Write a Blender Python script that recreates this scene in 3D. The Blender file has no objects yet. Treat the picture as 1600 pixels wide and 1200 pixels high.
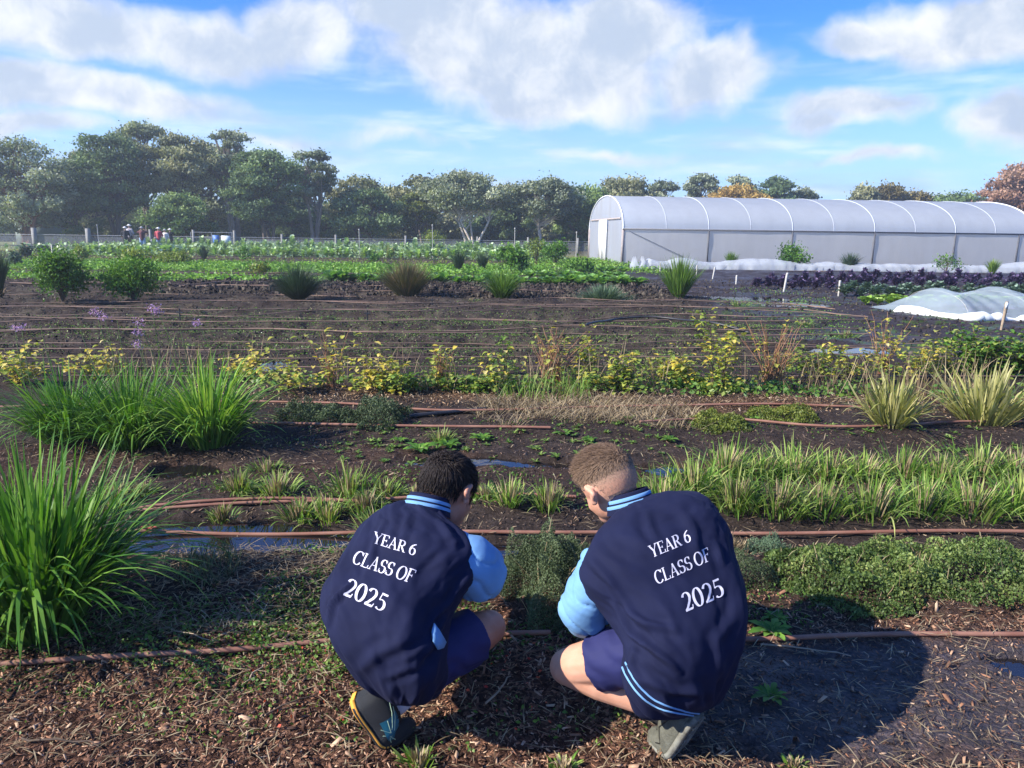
import bpy, bmesh, math, random
import numpy as np
from mathutils import Vector, Matrix
from mathutils.bvhtree import BVHTree

scene = bpy.context.scene
COL = scene.collection
R = math.radians
rng = np.random.default_rng(7)
random.seed(7)

# ------------------------------------------------------------------ camera
F, PITCH, ROLL, CAMH = 1164.0, R(11.5), R(0.75), 1.55
cam_data = bpy.data.cameras.new('camera')
cam_data.sensor_width = 36.0
cam_data.lens = F / 1600 * 36.0
cam_data.clip_start = 0.05
cam_data.clip_end = 6000
cam = bpy.data.objects.new('camera', cam_data)
COL.objects.link(cam)
CM = Matrix.Rotation(R(90) - PITCH, 3, 'X') @ Matrix.Rotation(ROLL, 3, 'Z')
cam.matrix_world = Matrix.Translation((0, 0, CAMH)) @ CM.to_4x4()
scene.camera = cam
scene.view_settings.view_transform = 'Standard'
scene.view_settings.look = 'None'
scene.view_settings.gamma = 1
scene.view_settings.use_curve_mapping = False
scene.view_settings.exposure = 1.32
scene.cycles.max_bounces = 6
scene.cycles.transparent_max_bounces = 12
scene.cycles.caustics_reflective = False
scene.cycles.caustics_refractive = False


def ray(px, py):
    return CM @ Vector(((px - 800) / F, (600 - py) / F, -1))


def G(px, py, z=0.0):
    d = ray(px, py)
    t = (z - CAMH) / d.z
    return Vector((d.x * t, d.y * t, z))


def PD(px, py, dep):
    d = ray(px, py)
    t = dep / d.y
    return Vector((d.x * t, dep, CAMH + d.z * t))


# ------------------------------------------------------------------ sun and sky
SUN_EL, SUN_AZ = R(34), R(-110)          # azimuth from +Y towards +X: the sun stands to the left
sd = Vector((math.sin(SUN_AZ) * math.cos(SUN_EL), math.cos(SUN_AZ) * math.cos(SUN_EL), math.sin(SUN_EL)))
sun_data = bpy.data.lights.new('sun', 'SUN')
sun_data.energy = 3.9
sun_data.angle = R(0.55)
sun_data.color = (1.0, 0.93, 0.82)
sun = bpy.data.objects.new('sun', sun_data)
COL.objects.link(sun)
sun.rotation_euler = sd.to_track_quat('Z', 'Y').to_euler()
sun.location = (-30, 0, 30)


class NT:
    """tiny helper to write node trees"""
    def __init__(s, tree):
        s.t = tree

    def n(s, typ, **kw):
        nd = s.t.nodes.new(typ)
        for k, v in kw.items():
            if k == 'inp':
                for a, b in v.items():
                    if isinstance(b, bpy.types.NodeSocket):
                        s.t.links.new(b, nd.inputs[a])
                    else:
                        nd.inputs[a].default_value = b
            else:
                setattr(nd, k, v)
        return nd

    def m(s, op, a, b=None, c=None, clamp=False):
        nd = s.t.nodes.new('ShaderNodeMath')
        nd.operation = op
        nd.use_clamp = clamp
        for i, v in enumerate((a, b, c)):
            if v is None:
                continue
            if isinstance(v, bpy.types.NodeSocket):
                s.t.links.new(v, nd.inputs[i])
            else:
                nd.inputs[i].default_value = v
        return nd.outputs[0]

    def v(s, op, a, b=None, scale=None):
        nd = s.t.nodes.new('ShaderNodeVectorMath')
        nd.operation = op
        for i, v in enumerate((a, b)):
            if v is None:
                continue
            if isinstance(v, bpy.types.NodeSocket):
                s.t.links.new(v, nd.inputs[i])
            else:
                nd.inputs[i].default_value = v
        if scale is not None:
            nd.inputs['Scale'].default_value = scale
        return nd.outputs['Value'] if op in ('LENGTH', 'DOT_PRODUCT') else nd.outputs[0]

    def mix(s, f, a, b, mode='MIX'):
        nd = s.t.nodes.new('ShaderNodeMix')
        nd.data_type = 'RGBA'
        nd.blend_type = mode
        nd.clamp_factor = True
        for i, v in ((0, f), (6, a), (7, b)):
            if isinstance(v, bpy.types.NodeSocket):
                s.t.links.new(v, nd.inputs[i])
            else:
                nd.inputs[i].default_value = v if i == 0 else (*v[:3], 1)
        return nd.outputs[2]

    def ramp(s, f, stops, interp='LINEAR'):
        nd = s.t.nodes.new('ShaderNodeValToRGB')
        cr = nd.color_ramp
        cr.interpolation = interp
        while len(cr.elements) < len(stops):
            cr.elements.new(0.5)
        for e, (p, c) in zip(cr.elements, stops):
            e.position = p
            e.color = (*c[:3], 1) if hasattr(c, '__len__') else (c, c, c, 1)
        s.t.links.new(f, nd.inputs[0])
        return nd.outputs[0]

    def noise(s, vec, scale, detail=3, rough=0.5, lac=2.0, dist=0.0):
        nd = s.t.nodes.new('ShaderNodeTexNoise')
        nd.inputs['Scale'].default_value = scale
        nd.inputs['Detail'].default_value = detail
        nd.inputs['Roughness'].default_value = rough
        nd.inputs['Lacunarity'].default_value = lac
        nd.inputs['Distortion'].default_value = dist
        if vec is not None:
            s.t.links.new(vec, nd.inputs['Vector'])
        return nd.outputs[0]


def azel(px, py):
    d = ray(px, py).normalized()
    return math.atan2(d.x, d.y), math.asin(d.z)


world = bpy.data.worlds.new('World')
scene.world = world
world.use_nodes = True
wt = NT(world.node_tree)
world.node_tree.nodes.clear()
sky = wt.n('ShaderNodeTexSky', sky_type='NISHITA', sun_disc=False)
sky.sun_elevation = SUN_EL
sky.sun_rotation = SUN_AZ
sky.air_density = 1.0
sky.dust_density = 0.6
sky.ozone_density = 2.0
tc = wt.n('ShaderNodeTexCoord')
D = wt.v('NORMALIZE', tc.outputs['Generated'])
sx = wt.n('ShaderNodeSeparateXYZ', inp={0: D})
az = wt.m('ARCTAN2', sx.outputs[0], sx.outputs[1])
el = wt.m('ARCSINE', sx.outputs[2])
ae = wt.n('ShaderNodeCombineXYZ', inp={0: az, 1: el}).outputs[0]
w1 = 0
wn = wt.n('ShaderNodeTexNoise', inp={'Vector': ae, 'Scale': 4.0, 'Detail': 4, 'Roughness': 0.6})
warp = wt.v('SCALE', wt.v('SUBTRACT', wn.outputs['Color'], (0.5, 0.5, 0.5)), scale=0.11)
aew = wt.v('ADD', ae, warp)
BL = [(120, 45, 300, 62, 1.0), (330, 70, 250, 58, 1.0), (470, 62, 120, 66, 1.05), (40, 10, 200, 60, 1.0), (20, 110, 160, 40, .9),
      (170, 150, 300, 42, .92), (60, 190, 200, 30, .75), (660, 20, 190, 78, 1.05), (780, 90, 230, 95, 1.12), (900, 135, 180, 62, 1.08),
      (980, 60, 140, 90, 1.05), (1110, 115, 130, 70, 1.0), (860, 160, 180, 45, .95), (1500, 45, 240, 70, 1.08), (1350, 65, 130, 40, .95),
      (1590, 175, 160, 60, 1.02), (1330, 175, 150, 42, .86), (1290, 200, 110, 25, .7),
      (1360, 248, 180, 20, .62), (950, 240, 160, 22, .58), (640, 215, 160, 24, .5), (440, 215, 170, 26, .5),
      (500, -420, 900, 170, 1)]
best = None
for bx, by, rx, ry, a in BL:
    a0, e0 = azel(bx, by)
    a1, _ = azel(bx + rx, by)
    _, e1 = azel(bx, by - ry)
    q = wt.v('SUBTRACT', aew, (a0, e0, 0))
    q = wt.v('MULTIPLY', q, (1 / abs(a1 - a0), 1 / abs(e1 - e0), 0))
    b = wt.m('MULTIPLY_ADD', wt.v('LENGTH', q), -a, a * 1.28)
    best = b if best is None else wt.m('SMOOTH_MAX', best, b, 0.18)
fb = wt.m('MULTIPLY', wt.m('SUBTRACT', wt.noise(aew, 12.0, 8, 0.62), 0.5), 0.95)
dens = wt.m('ADD', best, fb)
cl = wt.n('ShaderNodeMapRange', interpolation_type='SMOOTHSTEP', inp={0: dens, 1: 0.23, 2: 0.80}).outputs[0]
# thin streaky veil, denser towards the horizon
st = wt.v('MULTIPLY', ae, (2.2, 13.0, 1))
veil = wt.n('ShaderNodeMapRange', interpolation_type='SMOOTHSTEP', inp={0: wt.noise(st, 2.2, 7, 0.58), 1: 0.42, 2: 0.74}).outputs[0]
low = wt.n('ShaderNodeMapRange', inp={0: el, 1: 0.32, 2: 0.10, 3: 0.0, 4: 0.85}).outputs[0]
veil = wt.m('MULTIPLY', veil, low)
hz = wt.n('ShaderNodeMapRange', interpolation_type='SMOOTHSTEP', inp={0: el, 1: 0.26, 2: 0.0, 3: 0.0, 4: 0.75}).outputs[0]
# bright tops, bluish grey thicker bodies
body = wt.n('ShaderNodeMapRange', interpolation_type='SMOOTHSTEP', inp={0: wt.m('ADD', wt.noise(wt.v('ADD', aew, (0.02, 0.03, 0)), 9.0, 7, 0.6), wt.m('MULTIPLY', dens, 0.14)), 1: 0.42, 2: 0.74}).outputs[0]
ccol = wt.mix(body, (0.42, 0.43, 0.45), (0.235, 0.280, 0.355))
S = 0.10
CS = 0.078
tone = wt.v('MULTIPLY', sky.outputs[0], (0.32, 0.71, 1.45))
skyc = wt.v('SCALE', tone, scale=0.72)
skyc = wt.mix(hz, skyc, tuple(c / S for c in (0.30, 0.41, 0.56)))
vcol = wt.mix(wt.n('ShaderNodeMapRange', interpolation_type='SMOOTHSTEP', inp={0: wt.noise(wt.v('MULTIPLY', ae, (3.0, 14.0, 1)), 1.7, 3, 0.5), 1: 0.42, 2: 0.62}).outputs[0], tuple(c / S for c in (0.40, 0.45, 0.52)), tuple(c / S for c in (0.215, 0.29, 0.43)))
skyc = wt.mix(veil, skyc, vcol)
cc = wt.v('SCALE', ccol, scale=1 / S)
final = wt.mix(cl, skyc, cc)
bg = wt.n('ShaderNodeBackground', inp={0: final, 1: S})
wo = wt.n('ShaderNodeOutputWorld', inp={0: bg.outputs[0]})


# ------------------------------------------------------------------ numeric noise
def _h(ix, iy, iz, seed):
    n = (ix.astype(np.int64) * 374761393 + iy.astype(np.int64) * 668265263 + iz.astype(np.int64) * 2147483647 + seed * 1274126177) & 0xffffffff
    n = ((n ^ (n >> 13)) * 1274126177) & 0xffffffff
    n = n ^ (n >> 16)
    return (n & 0xffffff) / float(0xffffff)


def vnoise(x, y, seed=0, z=None):
    x = np.asarray(x, float); y = np.asarray(y, float)
    z = np.zeros_like(x) if z is None else np.asarray(z, float)
    xi, yi, zi = np.floor(x), np.floor(y), np.floor(z)
    f = [x - xi, y - yi, z - zi]
    f = [a * a * (3 - 2 * a) for a in f]
    r = 0
    for dx in (0, 1):
        for dy in (0, 1):
            for dz in (0, 1):
                w = (f[0] if dx else 1 - f[0]) * (f[1] if dy else 1 - f[1]) * (f[2] if dz else 1 - f[2])
                r = r + w * _h(xi + dx, yi + dy, zi + dz, seed)
    return r * 2 - 1


def fbm(x, y, seed=0, octv=4, gain=0.5, z=None):
    a, r = 1.0, 0
    x = np.asarray(x, float); y = np.asarray(y, float)
    for i in range(octv):
        r = r + a * vnoise(x, y, seed + i, z)
        x = x * 2.03 + 7.1; y = y * 2.03 + 3.7
        if z is not None:
            z = np.asarray(z) * 2.03
        a *= gain
    return r


def sstep(e0, e1, x):
    t = np.clip((np.asarray(x, float) - e0) / (e1 - e0), 0, 1)
    return t * t * (3 - 2 * t)


# ------------------------------------------------------------------ mesh building
class MB:
    def __init__(s):
        s.V, s.T, s.F, s.n = [], [], [], 0

    def add(s, V, Fa, T=0.5):
        """V: Nx3, Fa: MxK indices (K 3 or 4), T: tint"""
        V = np.asarray(V, float).reshape(-1, 3)
        Fa = np.asarray(Fa, int)
        s.V.append(V)
        s.T.append(np.broadcast_to(np.asarray(T, float), (len(V),)).copy() if np.ndim(T) == 0 else np.asarray(T, float).reshape(-1))
        s.F.append(Fa + s.n)
        s.n += len(V)

    def box(s, c, size, T=0.5, M=None):
        x, y, z = [a / 2 for a in size]
        V = np.array([(a * x, b * y, d * z) for d in (-1, 1) for b in (-1, 1) for a in (-1, 1)])
        if M is not None:
            V = V @ np.array(M.to_3x3()).T
        V = V + np.array(c)
        s.add(V, [(0, 2, 3, 1), (4, 5, 7, 6), (0, 1, 5, 4), (2, 6, 7, 3), (0, 4, 6, 2), (1, 3, 7, 5)], T)

    def tube(s, P, rad, k=6, T=0.5, cap=True):
        P = np.asarray(P, float)
        n = len(P)
        rad = np.broadcast_to(np.asarray(rad, float), (n,))
        t = np.gradient(P, axis=0)
        t /= np.linalg.norm(t, axis=1)[:, None] + 1e-9
        ref = np.array([0.0, 0, 1]) if abs(t[:, 2]).mean() < 0.8 else np.array([1.0, 0, 0])
        a = np.cross(t, ref); a /= np.linalg.norm(a, axis=1)[:, None] + 1e-9
        b = np.cross(t, a)
        ang = np.arange(k) * 2 * math.pi / k
        V = P[:, None] + rad[:, None, None] * (np.cos(ang)[None, :, None] * a[:, None] + np.sin(ang)[None, :, None] * b[:, None])
        i = np.arange(n - 1)[:, None] * k; j = np.arange(k)[None]; j2 = (j + 1) % k
        Fa = np.stack([i + j, i + j2, i + k + j2, i + k + j], -1).reshape(-1, 4)
        s.add(V.reshape(-1, 3), Fa, T)
        if cap:
            for r0, r1 in ((0, 0), (n - 1, 1)):
                if rad[r0] > 1e-4:
                    ring = V[r0]
                    cV = np.vstack([ring, P[r0][None]])
                    q = [(jj, (jj + 1) % k, k) if r1 else ((jj + 1) % k, jj, k) for jj in range(k)]
                    s.add(cV, q, T)

    def ball(s, c, r, T=0.5, nu=10, nv=6):
        r = np.broadcast_to(np.asarray(r, float), (3,))
        V = [(0, 0, -1)]
        for i in range(1, nv):
            p = -math.pi / 2 + math.pi * i / nv
            for j in range(nu):
                q = 2 * math.pi * j / nu
                V.append((math.cos(p) * math.cos(q), math.cos(p) * math.sin(q), math.sin(p)))
        V.append((0, 0, 1))
        V = np.array(V) * r + np.array(c)
        Q = []
        for i in range(nv - 2):
            for j in range(nu):
                a = 1 + i * nu + j; b = 1 + i * nu + (j + 1) % nu
                Q.append((a, b, b + nu, a + nu))
        s.add(V, Q, T)
        L = len(V) - 1
        base = s.n - len(V)
        s.F.append(np.array([(0, 1 + (j + 1) % nu, 1 + j) for j in range(nu)] +
                            [(L, 1 + (nv - 2) * nu + j, 1 + (nv - 2) * nu + (j + 1) % nu) for j in range(nu)]) + base)

    def mesh(s, name, smooth=True):
        me = bpy.data.meshes.new(name)
        V = np.concatenate(s.V)
        me.vertices.add(len(V))
        me.vertices.foreach_set('co', V.astype(np.float32).ravel())
        tot = [f.shape[1] for f in s.F for _ in range(1)]
        loops = np.concatenate([f.ravel() for f in s.F])
        cnt = np.concatenate([np.full(len(f), f.shape[1]) for f in s.F])
        me.loops.add(len(loops))
        me.loops.foreach_set('vertex_index', loops.astype(np.int32))
        me.polygons.add(len(cnt))
        st_ = np.concatenate([[0], np.cumsum(cnt)[:-1]])
        me.polygons.foreach_set('loop_start', st_.astype(np.int32))
        me.polygons.foreach_set('loop_total', cnt.astype(np.int32))
        me.update(calc_edges=True)
        at = me.attributes.new('tint', 'FLOAT', 'POINT')
        at.data.foreach_set('value', np.concatenate(s.T).astype(np.float32))
        if smooth:
            me.polygons.foreach_set('use_smooth', np.ones(len(cnt), bool))
        return me

    def build(s, name, mat, parent=None, smooth=True, loc=None):
        o = bpy.data.objects.new(name, s.mesh(name, smooth))
        if isinstance(mat, (list, tuple)):
            for m_ in mat:
                o.data.materials.append(m_)
        else:
            o.data.materials.append(mat)
        COL.objects.link(o)
        if parent is not None:
            o.parent = parent
        if loc is not None:
            o.location = loc
        return o


def tag(o, label=None, cat=None, group=None, kind=None):
    if label: o['label'] = label
    if cat: o['category'] = cat
    if group: o['group'] = group
    if kind: o['kind'] = kind
    return o


def empty(name, loc, rz=0.0, label=None, cat=None, group=None):
    o = bpy.data.objects.new(name, None)
    o.empty_display_size = 0.2
    COL.objects.link(o)
    o.location = loc
    o.rotation_euler = (0, 0, rz)
    return tag(o, label, cat, group)


def copy_tree(o, parent=None):
    c = o.copy()
    COL.objects.link(c)
    c.parent = parent
    for ch in [x for x in KIDS.get(o.name, [])]:
        copy_tree(ch, c)
    return c


KIDS = {}


def kids(o, *ch):
    KIDS.setdefault(o.name, []).extend(ch)


def U(a, b, n=None):
    return rng.uniform(a, b, n)


# ------------------------------------------------------------------ foliage pieces
def blades(mb, base, azm, l0, l1, L, w, T, n=6, droop=1.6, fold=0.25, taper=2.2):
    """strap leaves: base Nx3, azimuth, lean at base and tip (from vertical), length, width"""
    N = len(base)
    base = np.asarray(base, float)
    azm, l0, l1, L, w = [np.broadcast_to(np.asarray(a, float), (N,)) for a in (azm, l0, l1, L, w)]
    T = np.broadcast_to(np.asarray(T, float), (N,))
    P = base.copy()
    tw = rng.uniform(-0.9, 0.9, N)
    rows = []
    for i in range(n + 1):
        s_ = i / n
        th = l0 + (l1 - l0) * s_ ** droop
        if i:
            stp = (L / n)[:, None]
            P = P + stp * np.stack([np.sin(th) * np.cos(azm), np.sin(th) * np.sin(azm), np.cos(th)], -1)
        wid = w * (0.55 + 0.45 * min(1, s_ * 4)) * (1 - s_ ** taper * 0.93)
        sd_ = np.stack([-np.sin(azm + tw), np.cos(azm + tw), np.zeros(N)], -1) * wid[:, None] * 0.5
        rows.append(np.stack([P - sd_, P + sd_], 1))
    V = np.stack(rows, 1)                                   # N, n+1, 2, 3
    i0 = np.arange(N)[:, None] * (2 * (n + 1)) + np.arange(n)[None] * 2
    Fa = np.stack([i0, i0 + 1, i0 + 3, i0 + 2], -1).reshape(-1, 4)
    tt = T[:, None, None] + np.linspace(-0.08, 0.12, n + 1)[None, :, None] + np.zeros((1, 1, 2))
    mb.add(V.reshape(-1, 3), Fa, np.clip(tt, 0, 1).reshape(-1))


def leafcards(mb, C, size, T, aspect=0.55, up=0.35, flat=None):
    """diamond leaves folded along the midrib at random attitudes"""
    C = np.asarray(C, float); N = len(C)
    size = np.broadcast_to(np.asarray(size, float), (N,))[:, None]
    d = rng.normal(size=(N, 3)); d[:, 2] += up
    if flat is not None:
        d[:, 2] *= flat
    d /= np.linalg.norm(d, axis=1)[:, None]
    r = rng.normal(size=(N, 3))
    sdv = np.cross(d, r); sdv /= np.linalg.norm(sdv, axis=1)[:, None] + 1e-9
    nn = np.cross(sdv, d)
    a = C - d * size * 0.5; b = C + d * size * 0.5
    m_ = C + nn * size * 0.08
    V = np.stack([a, m_ + sdv * size * aspect * .5, b, m_ - sdv * size * aspect * .5], 1).reshape(-1, 3)
    Fa = np.arange(N * 4).reshape(-1, 4)
    mb.add(V, Fa, np.repeat(np.broadcast_to(np.asarray(T, float), (N,)), 4))


# ------------------------------------------------------------------ materials
MATS = {}


def leafmat(name, cols, rough=0.5, trans=0.3, spec=0.35, var=0.35, scale=3.0):
    """cols: ramp over the per-leaf tint"""
    if name in MATS:
        return MATS[name]
    m_ = bpy.data.materials.new(name)
    m_.use_nodes = True
    t = NT(m_.node_tree)
    m_.node_tree.nodes.clear()
    at = t.n('ShaderNodeAttribute', attribute_name='tint')
    col = t.ramp(at.outputs['Fac'], [(i / max(1, len(cols) - 1), c) for i, c in enumerate(cols)])
    geo = t.n('ShaderNodeNewGeometry')
    ns = t.noise(geo.outputs['Position'], scale, 3)
    col = t.mix(1.0, col, t.ramp(ns, [(0.3, 1 - var), (0.7, 1 + var * 0.6)]), 'MULTIPLY')
    p = t.n('ShaderNodeBsdfPrincipled', inp={'Base Color': col, 'Roughness': rough, 'Specular IOR Level': spec})
    tr = t.n('ShaderNodeBsdfTranslucent', inp={0: t.mix(1.0, col, (1.3, 1.35, 0.6), 'MULTIPLY')})
    mx = t.n('ShaderNodeMixShader', inp={0: trans, 1: p.outputs[0], 2: tr.outputs[0]})
    t.n('ShaderNodeOutputMaterial', inp={0: mx.outputs[0]})
    MATS[name] = m_
    return m_


def plain(name, col, rough=0.7, spec=0.3, metal=0.0, var=0.2, scale=8.0, bump=0.0, bscale=60.0, trans=0.0, alpha=1.0, col2=None, sheen=0.0):
    if name in MATS:
        return MATS[name]
    m_ = bpy.data.materials.new(name)
    m_.use_nodes = True
    t = NT(m_.node_tree)
    m_.node_tree.nodes.clear()
    tcn = t.n('ShaderNodeTexCoord')
    ns = t.noise(tcn.outputs['Object'], scale, 5, 0.6)
    if col2 is not None:
        c = t.mix(t.ramp(ns, [(0.4, 0.0), (0.6, 1.0)]), col, col2)
    else:
        c = t.mix(1.0, col, t.ramp(ns, [(0.3, 1 - var), (0.7, 1 + var)]), 'MULTIPLY')
    p = t.n('ShaderNodeBsdfPrincipled', inp={'Base Color': c, 'Roughness': rough, 'Specular IOR Level': spec, 'Metallic': metal})
    if sheen:
        p.inputs['Sheen Weight'].default_value = sheen
    if bump:
        bn = t.n('ShaderNodeBump', inp={'Height': t.noise(tcn.outputs['Object'], bscale, 4, 0.6), 'Strength': bump, 'Distance': 0.01})
        t.t.links.new(bn.outputs[0], p.inputs['Normal'])
    out = p.outputs[0]
    if trans:
        tr = t.n('ShaderNodeBsdfTranslucent', inp={0: c})
        out = t.n('ShaderNodeMixShader', inp={0: trans, 1: out, 2: tr.outputs[0]}).outputs[0]
    if alpha < 1:
        tp = t.n('ShaderNodeBsdfTransparent')
        out = t.n('ShaderNodeMixShader', inp={0: alpha, 1: tp.outputs[0], 2: out}).outputs[0]
    t.n('ShaderNodeOutputMaterial', inp={0: out})
    MATS[name] = m_
    return m_

# ------------------------------------------------------------------ the ground
WL = -0.012
PUD = []
for px, py, rx, ry, dp in [(330, 842, 135, 33, .055), (470, 845, 110, 27, .055), (560, 848, 60, 18, .045), (775, 860, 55, 12, .04),
                           (730, 722, 95, 10, .05), (840, 730, 90, 9, .05), (1045, 737, 70, 9, .04), (298, 738, 60, 14, .06),
                           (422, 572, 26, 8, .06), (1170, 466, 70, 4, .05), (1240, 476, 60, 4, .05), (1330, 548, 60, 8, .05),
                           (1600, 1048, 45, 22, .04)]:
    c = G(px, py)
    PUD.append((c.x, c.y, abs(G(px + rx, py).x - c.x), abs(G(px, py - ry).y - G(px, py + ry).y) / 2, dp))
YB0, YB1 = G(800, 560).y, G(800, 448).y      # the bare beds


def hgt(x, y):
    x = np.asarray(x, float); y = np.asarray(y, float)
    near = 1 - sstep(12, 30, y)
    z = 0.014 + near * (0.016 * fbm(x * 2.1, y * 2.1, 3, 3) + 0.008 * fbm(x * 11, y * 11, 9, 3))
    # planted beds stand a little higher than the furrows
    for a, b, h in ((2.85, 3.35, .035), (3.95, 4.75, .03), (5.5, 7.3, .04)):
        z = z + h * sstep(a - .12, a + .1, y) * (1 - sstep(b - .1, b + .12, y))
    bare = sstep(YB0 - .3, YB0 + .3, y) * (1 - sstep(YB1 - .5, YB1 + .5, y)) * (1 - 0.8 * sstep(3.6, 5.2, x))
    ph = y + 0.12 * vnoise(x * .7, y * .5, 5)
    z = z + bare * (0.045 * np.cos(2 * math.pi * (ph - YB0) / 1.55) + 0.035 * fbm(x * 4.5, y * 5, 15, 4))
    pth = sstep(3.6, 5.2, x) * sstep(8.5, 10, y) * (1 - sstep(30, 34, y))
    z = z + pth * 0.028 * fbm(x * 3.5, y * 3.5, 65, 4)
    rough = sstep(YB1 - 3.6, YB1 - 2.8, y) * (1 - sstep(YB1 - .5, YB1, y)) * (1 - sstep(3.4, 4.4, x))
    z = z + rough * 0.09 * np.abs(fbm(x * 3.2, y * 2.4, 25, 4))
    for cx, cy, rx, ry, dp in PUD:
        q = np.sqrt(((x - cx) / rx) ** 2 + ((y - cy) / ry) ** 2)
        q = q + 0.22 * fbm(x * 5, y * 5, 31, 3)
        k = 1 - sstep(0.75, 1.25, q)
        z = z * (1 - k) + k * (WL - dp * 0.5)
    return z


def hz(x, y):
    return float(hgt(np.array([x]), np.array([y]))[0])


def GZ(px, py):
    p = G(px, py)
    for _ in range(4):
        p = G(px, py, hz(p.x, p.y))
    return p


ys = [-40, -20, -10, -5, -2, -0.5, 0.2, 0.7]
y = 1.05
while y < 22:
    ys.append(y); y += max(0.0115, y * 0.0062)
while y < 2500:
    ys.append(y); y *= 1.03
ys = np.array(ys)
us = list(np.linspace(-0.86, 0.86, 560))
u = 0.86
ext = []
while u < 30:
    u = u * 1.06 + 0.004; ext.append(u)
us = np.array([-a for a in ext[::-1]] + us + ext)
YY, UU = np.meshgrid(ys, us, indexing='ij')
XX = UU * (np.maximum(YY, 1) + 0.5)
ZZ = hgt(XX, YY)
gm = MB()
nr, nc = YY.shape
i0 = np.arange(nr - 1)[:, None] * nc + np.arange(nc - 1)[None]
gm.add(np.stack([XX, YY, ZZ], -1).reshape(-1, 3), np.stack([i0, i0 + 1, i0 + nc + 1, i0 + nc], -1).reshape(-1, 4))

# what the surface is made of: bark mulch, bare soil, leaf litter, mud, sown green
x, y = XX.ravel(), YY.ravel()
n1 = fbm(x * 1.3, y * 1.3, 41, 4) * 0.5
n2 = fbm(x * 4, y * 4, 51, 4) * 0.5
soil = np.array([.042, .031, .026]); mulch = np.array([.11, .062, .042]); litter = np.array([.12, .075, .045])
mud = np.array([.044, .037, .043]); straw = np.array([.13, .10, .07]); field = np.array([.24, .26, .08]); green = np.array([.05, .085, .018])
rgb = np.tile(soil, (len(x), 1))
mulchy = np.zeros(len(x)); wet = np.zeros(len(x))


def lay(w, c):
    global rgb
    w = np.clip(w, 0, 1)[:, None]
    rgb = rgb * (1 - w) + c * w


w = 1 - sstep(2.65, 2.95, y + n1 * .4); lay(w, mulch); mulchy += w
w = (1 - sstep(2.55, 2.8, y + n1 * .2)) * sstep(0.35, 0.75, x + n2 * .3 + (2.1 - y) * -.1) * sstep(1.7, 2.05, y + n2 * .3 + (x - 1) * 0.0)
lay(w * .85, mud); mulchy -= w * .45; wet += w * .8
w = (1 - sstep(0, .35, np.abs(y - 3.05) + n2 * .3)) * .6; lay(w, mulch * .6)
w = (1 - sstep(.1, .5, np.abs(y - 6.9 + .35 * np.sin(x)) + n1 * .6)) * sstep(-2.2, -1.0, x); lay(w, litter); mulchy += w * .9
w = (1 - sstep(.0, .5, np.abs(y - 4.6) + n1 * .8)) * .55; lay(w, mulch * .75); mulchy += w * .6
yb = sstep(YB1 - 3.5, YB1 - 2.5, y) * (1 - sstep(YB1 - .3, YB1 + .5, y)) * (1 - sstep(3.3, 4.3, x))
lay(yb * np.clip(.2 + n2, 0, .55), straw * .7)
lay((sstep(YB0 - .3, YB0 + .3, y) * (1 - sstep(YB1 - 3.5, YB1 - 3, y)) * (1 - sstep(3.3, 4.3, x))) * np.clip(.25 + n2 * 1.2, 0, .7), np.array([.085, .070, .050]))
path = sstep(3.4, 5.2, x + n1 * .6) * sstep(9, 11, y) * (1 - sstep(34, 38, y)); lay(path, mud); wet += path * sstep(.0, .4, n1 + .15) * .8
lay(path * sstep(.18, .4, n2 + n1 * .5) * (1 - sstep(15, 22, y)), green)
fieldw = sstep(YB1 + .4, YB1 + 1.5, y) * (1 - path); lay(fieldw * (.35 + n1 * .3), straw * .8)
for a, b, c0 in ((G(500, 440).y, G(500, 431).y, .45), (G(500, 426).y, G(500, 413).y, .85), (G(500, 404).y, G(500, 401).y, .5)):
    lay(sstep(a - .3, a + .3, y + n1 * .4) * (1 - sstep(b - .3, b + .3, y + n1 * .4)) * c0 * (1 - path), green)
lay(sstep(47, 50, y) * .9, field)
lay(sstep(47, 60, y) * sstep(-8, 5, x) * .8, litter * .6)
gme = gm.mesh('ground')
ca = gme.attributes.new('ground_colour', 'FLOAT_COLOR', 'POINT')
ca.data.foreach_set('color', np.concatenate([np.clip(rgb, 0, 1), np.ones((len(x), 1))], 1).astype(np.float32).ravel())
for nm, val in (('mulchy', mulchy), ('wet', wet)):
    a_ = gme.attributes.new(nm, 'FLOAT', 'POINT')
    a_.data.foreach_set('value', np.clip(val, 0, 1).astype(np.float32))
gmat = bpy.data.materials.new('ground_soil')
gmat.use_nodes = True
t = NT(gmat.node_tree); gmat.node_tree.nodes.clear()
pos = t.n('ShaderNodeNewGeometry').outputs['Position']
gc = t.n('ShaderNodeAttribute', attribute_name='ground_colour').outputs['Color']
mu = t.n('ShaderNodeAttribute', attribute_name='mulchy').outputs['Fac']
we = t.n('ShaderNodeAttribute', attribute_name='wet').outputs['Fac']
nz = t.noise(pos, 45, 6, 0.7)
nz2 = t.noise(pos, 6, 5, 0.6)
warped = t.v('ADD', t.v('MULTIPLY', pos, (1, 1, .4)), t.v('SCALE', t.n('ShaderNodeTexNoise', inp={'Vector': pos, 'Scale': 14.0}).outputs['Color'], scale=0.06))
vo = t.n('ShaderNodeTexVoronoi', inp={'Vector': warped, 'Scale': 55.0, 'Randomness': 1.0})
chipc = t.ramp(t.n('ShaderNodeSeparateXYZ', inp={0: vo.outputs['Color']}).outputs[0],
               [(0, (.3, .25, .25)), (.45, (.6, .55, .55)), (.8, (1.1, 1.0, .95)), (1, (1.9, 1.8, 1.6))])
base = t.mix(mu, (1, 1, 1), chipc)
col = t.mix(1.0, gc, base, 'MULTIPLY')
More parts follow.
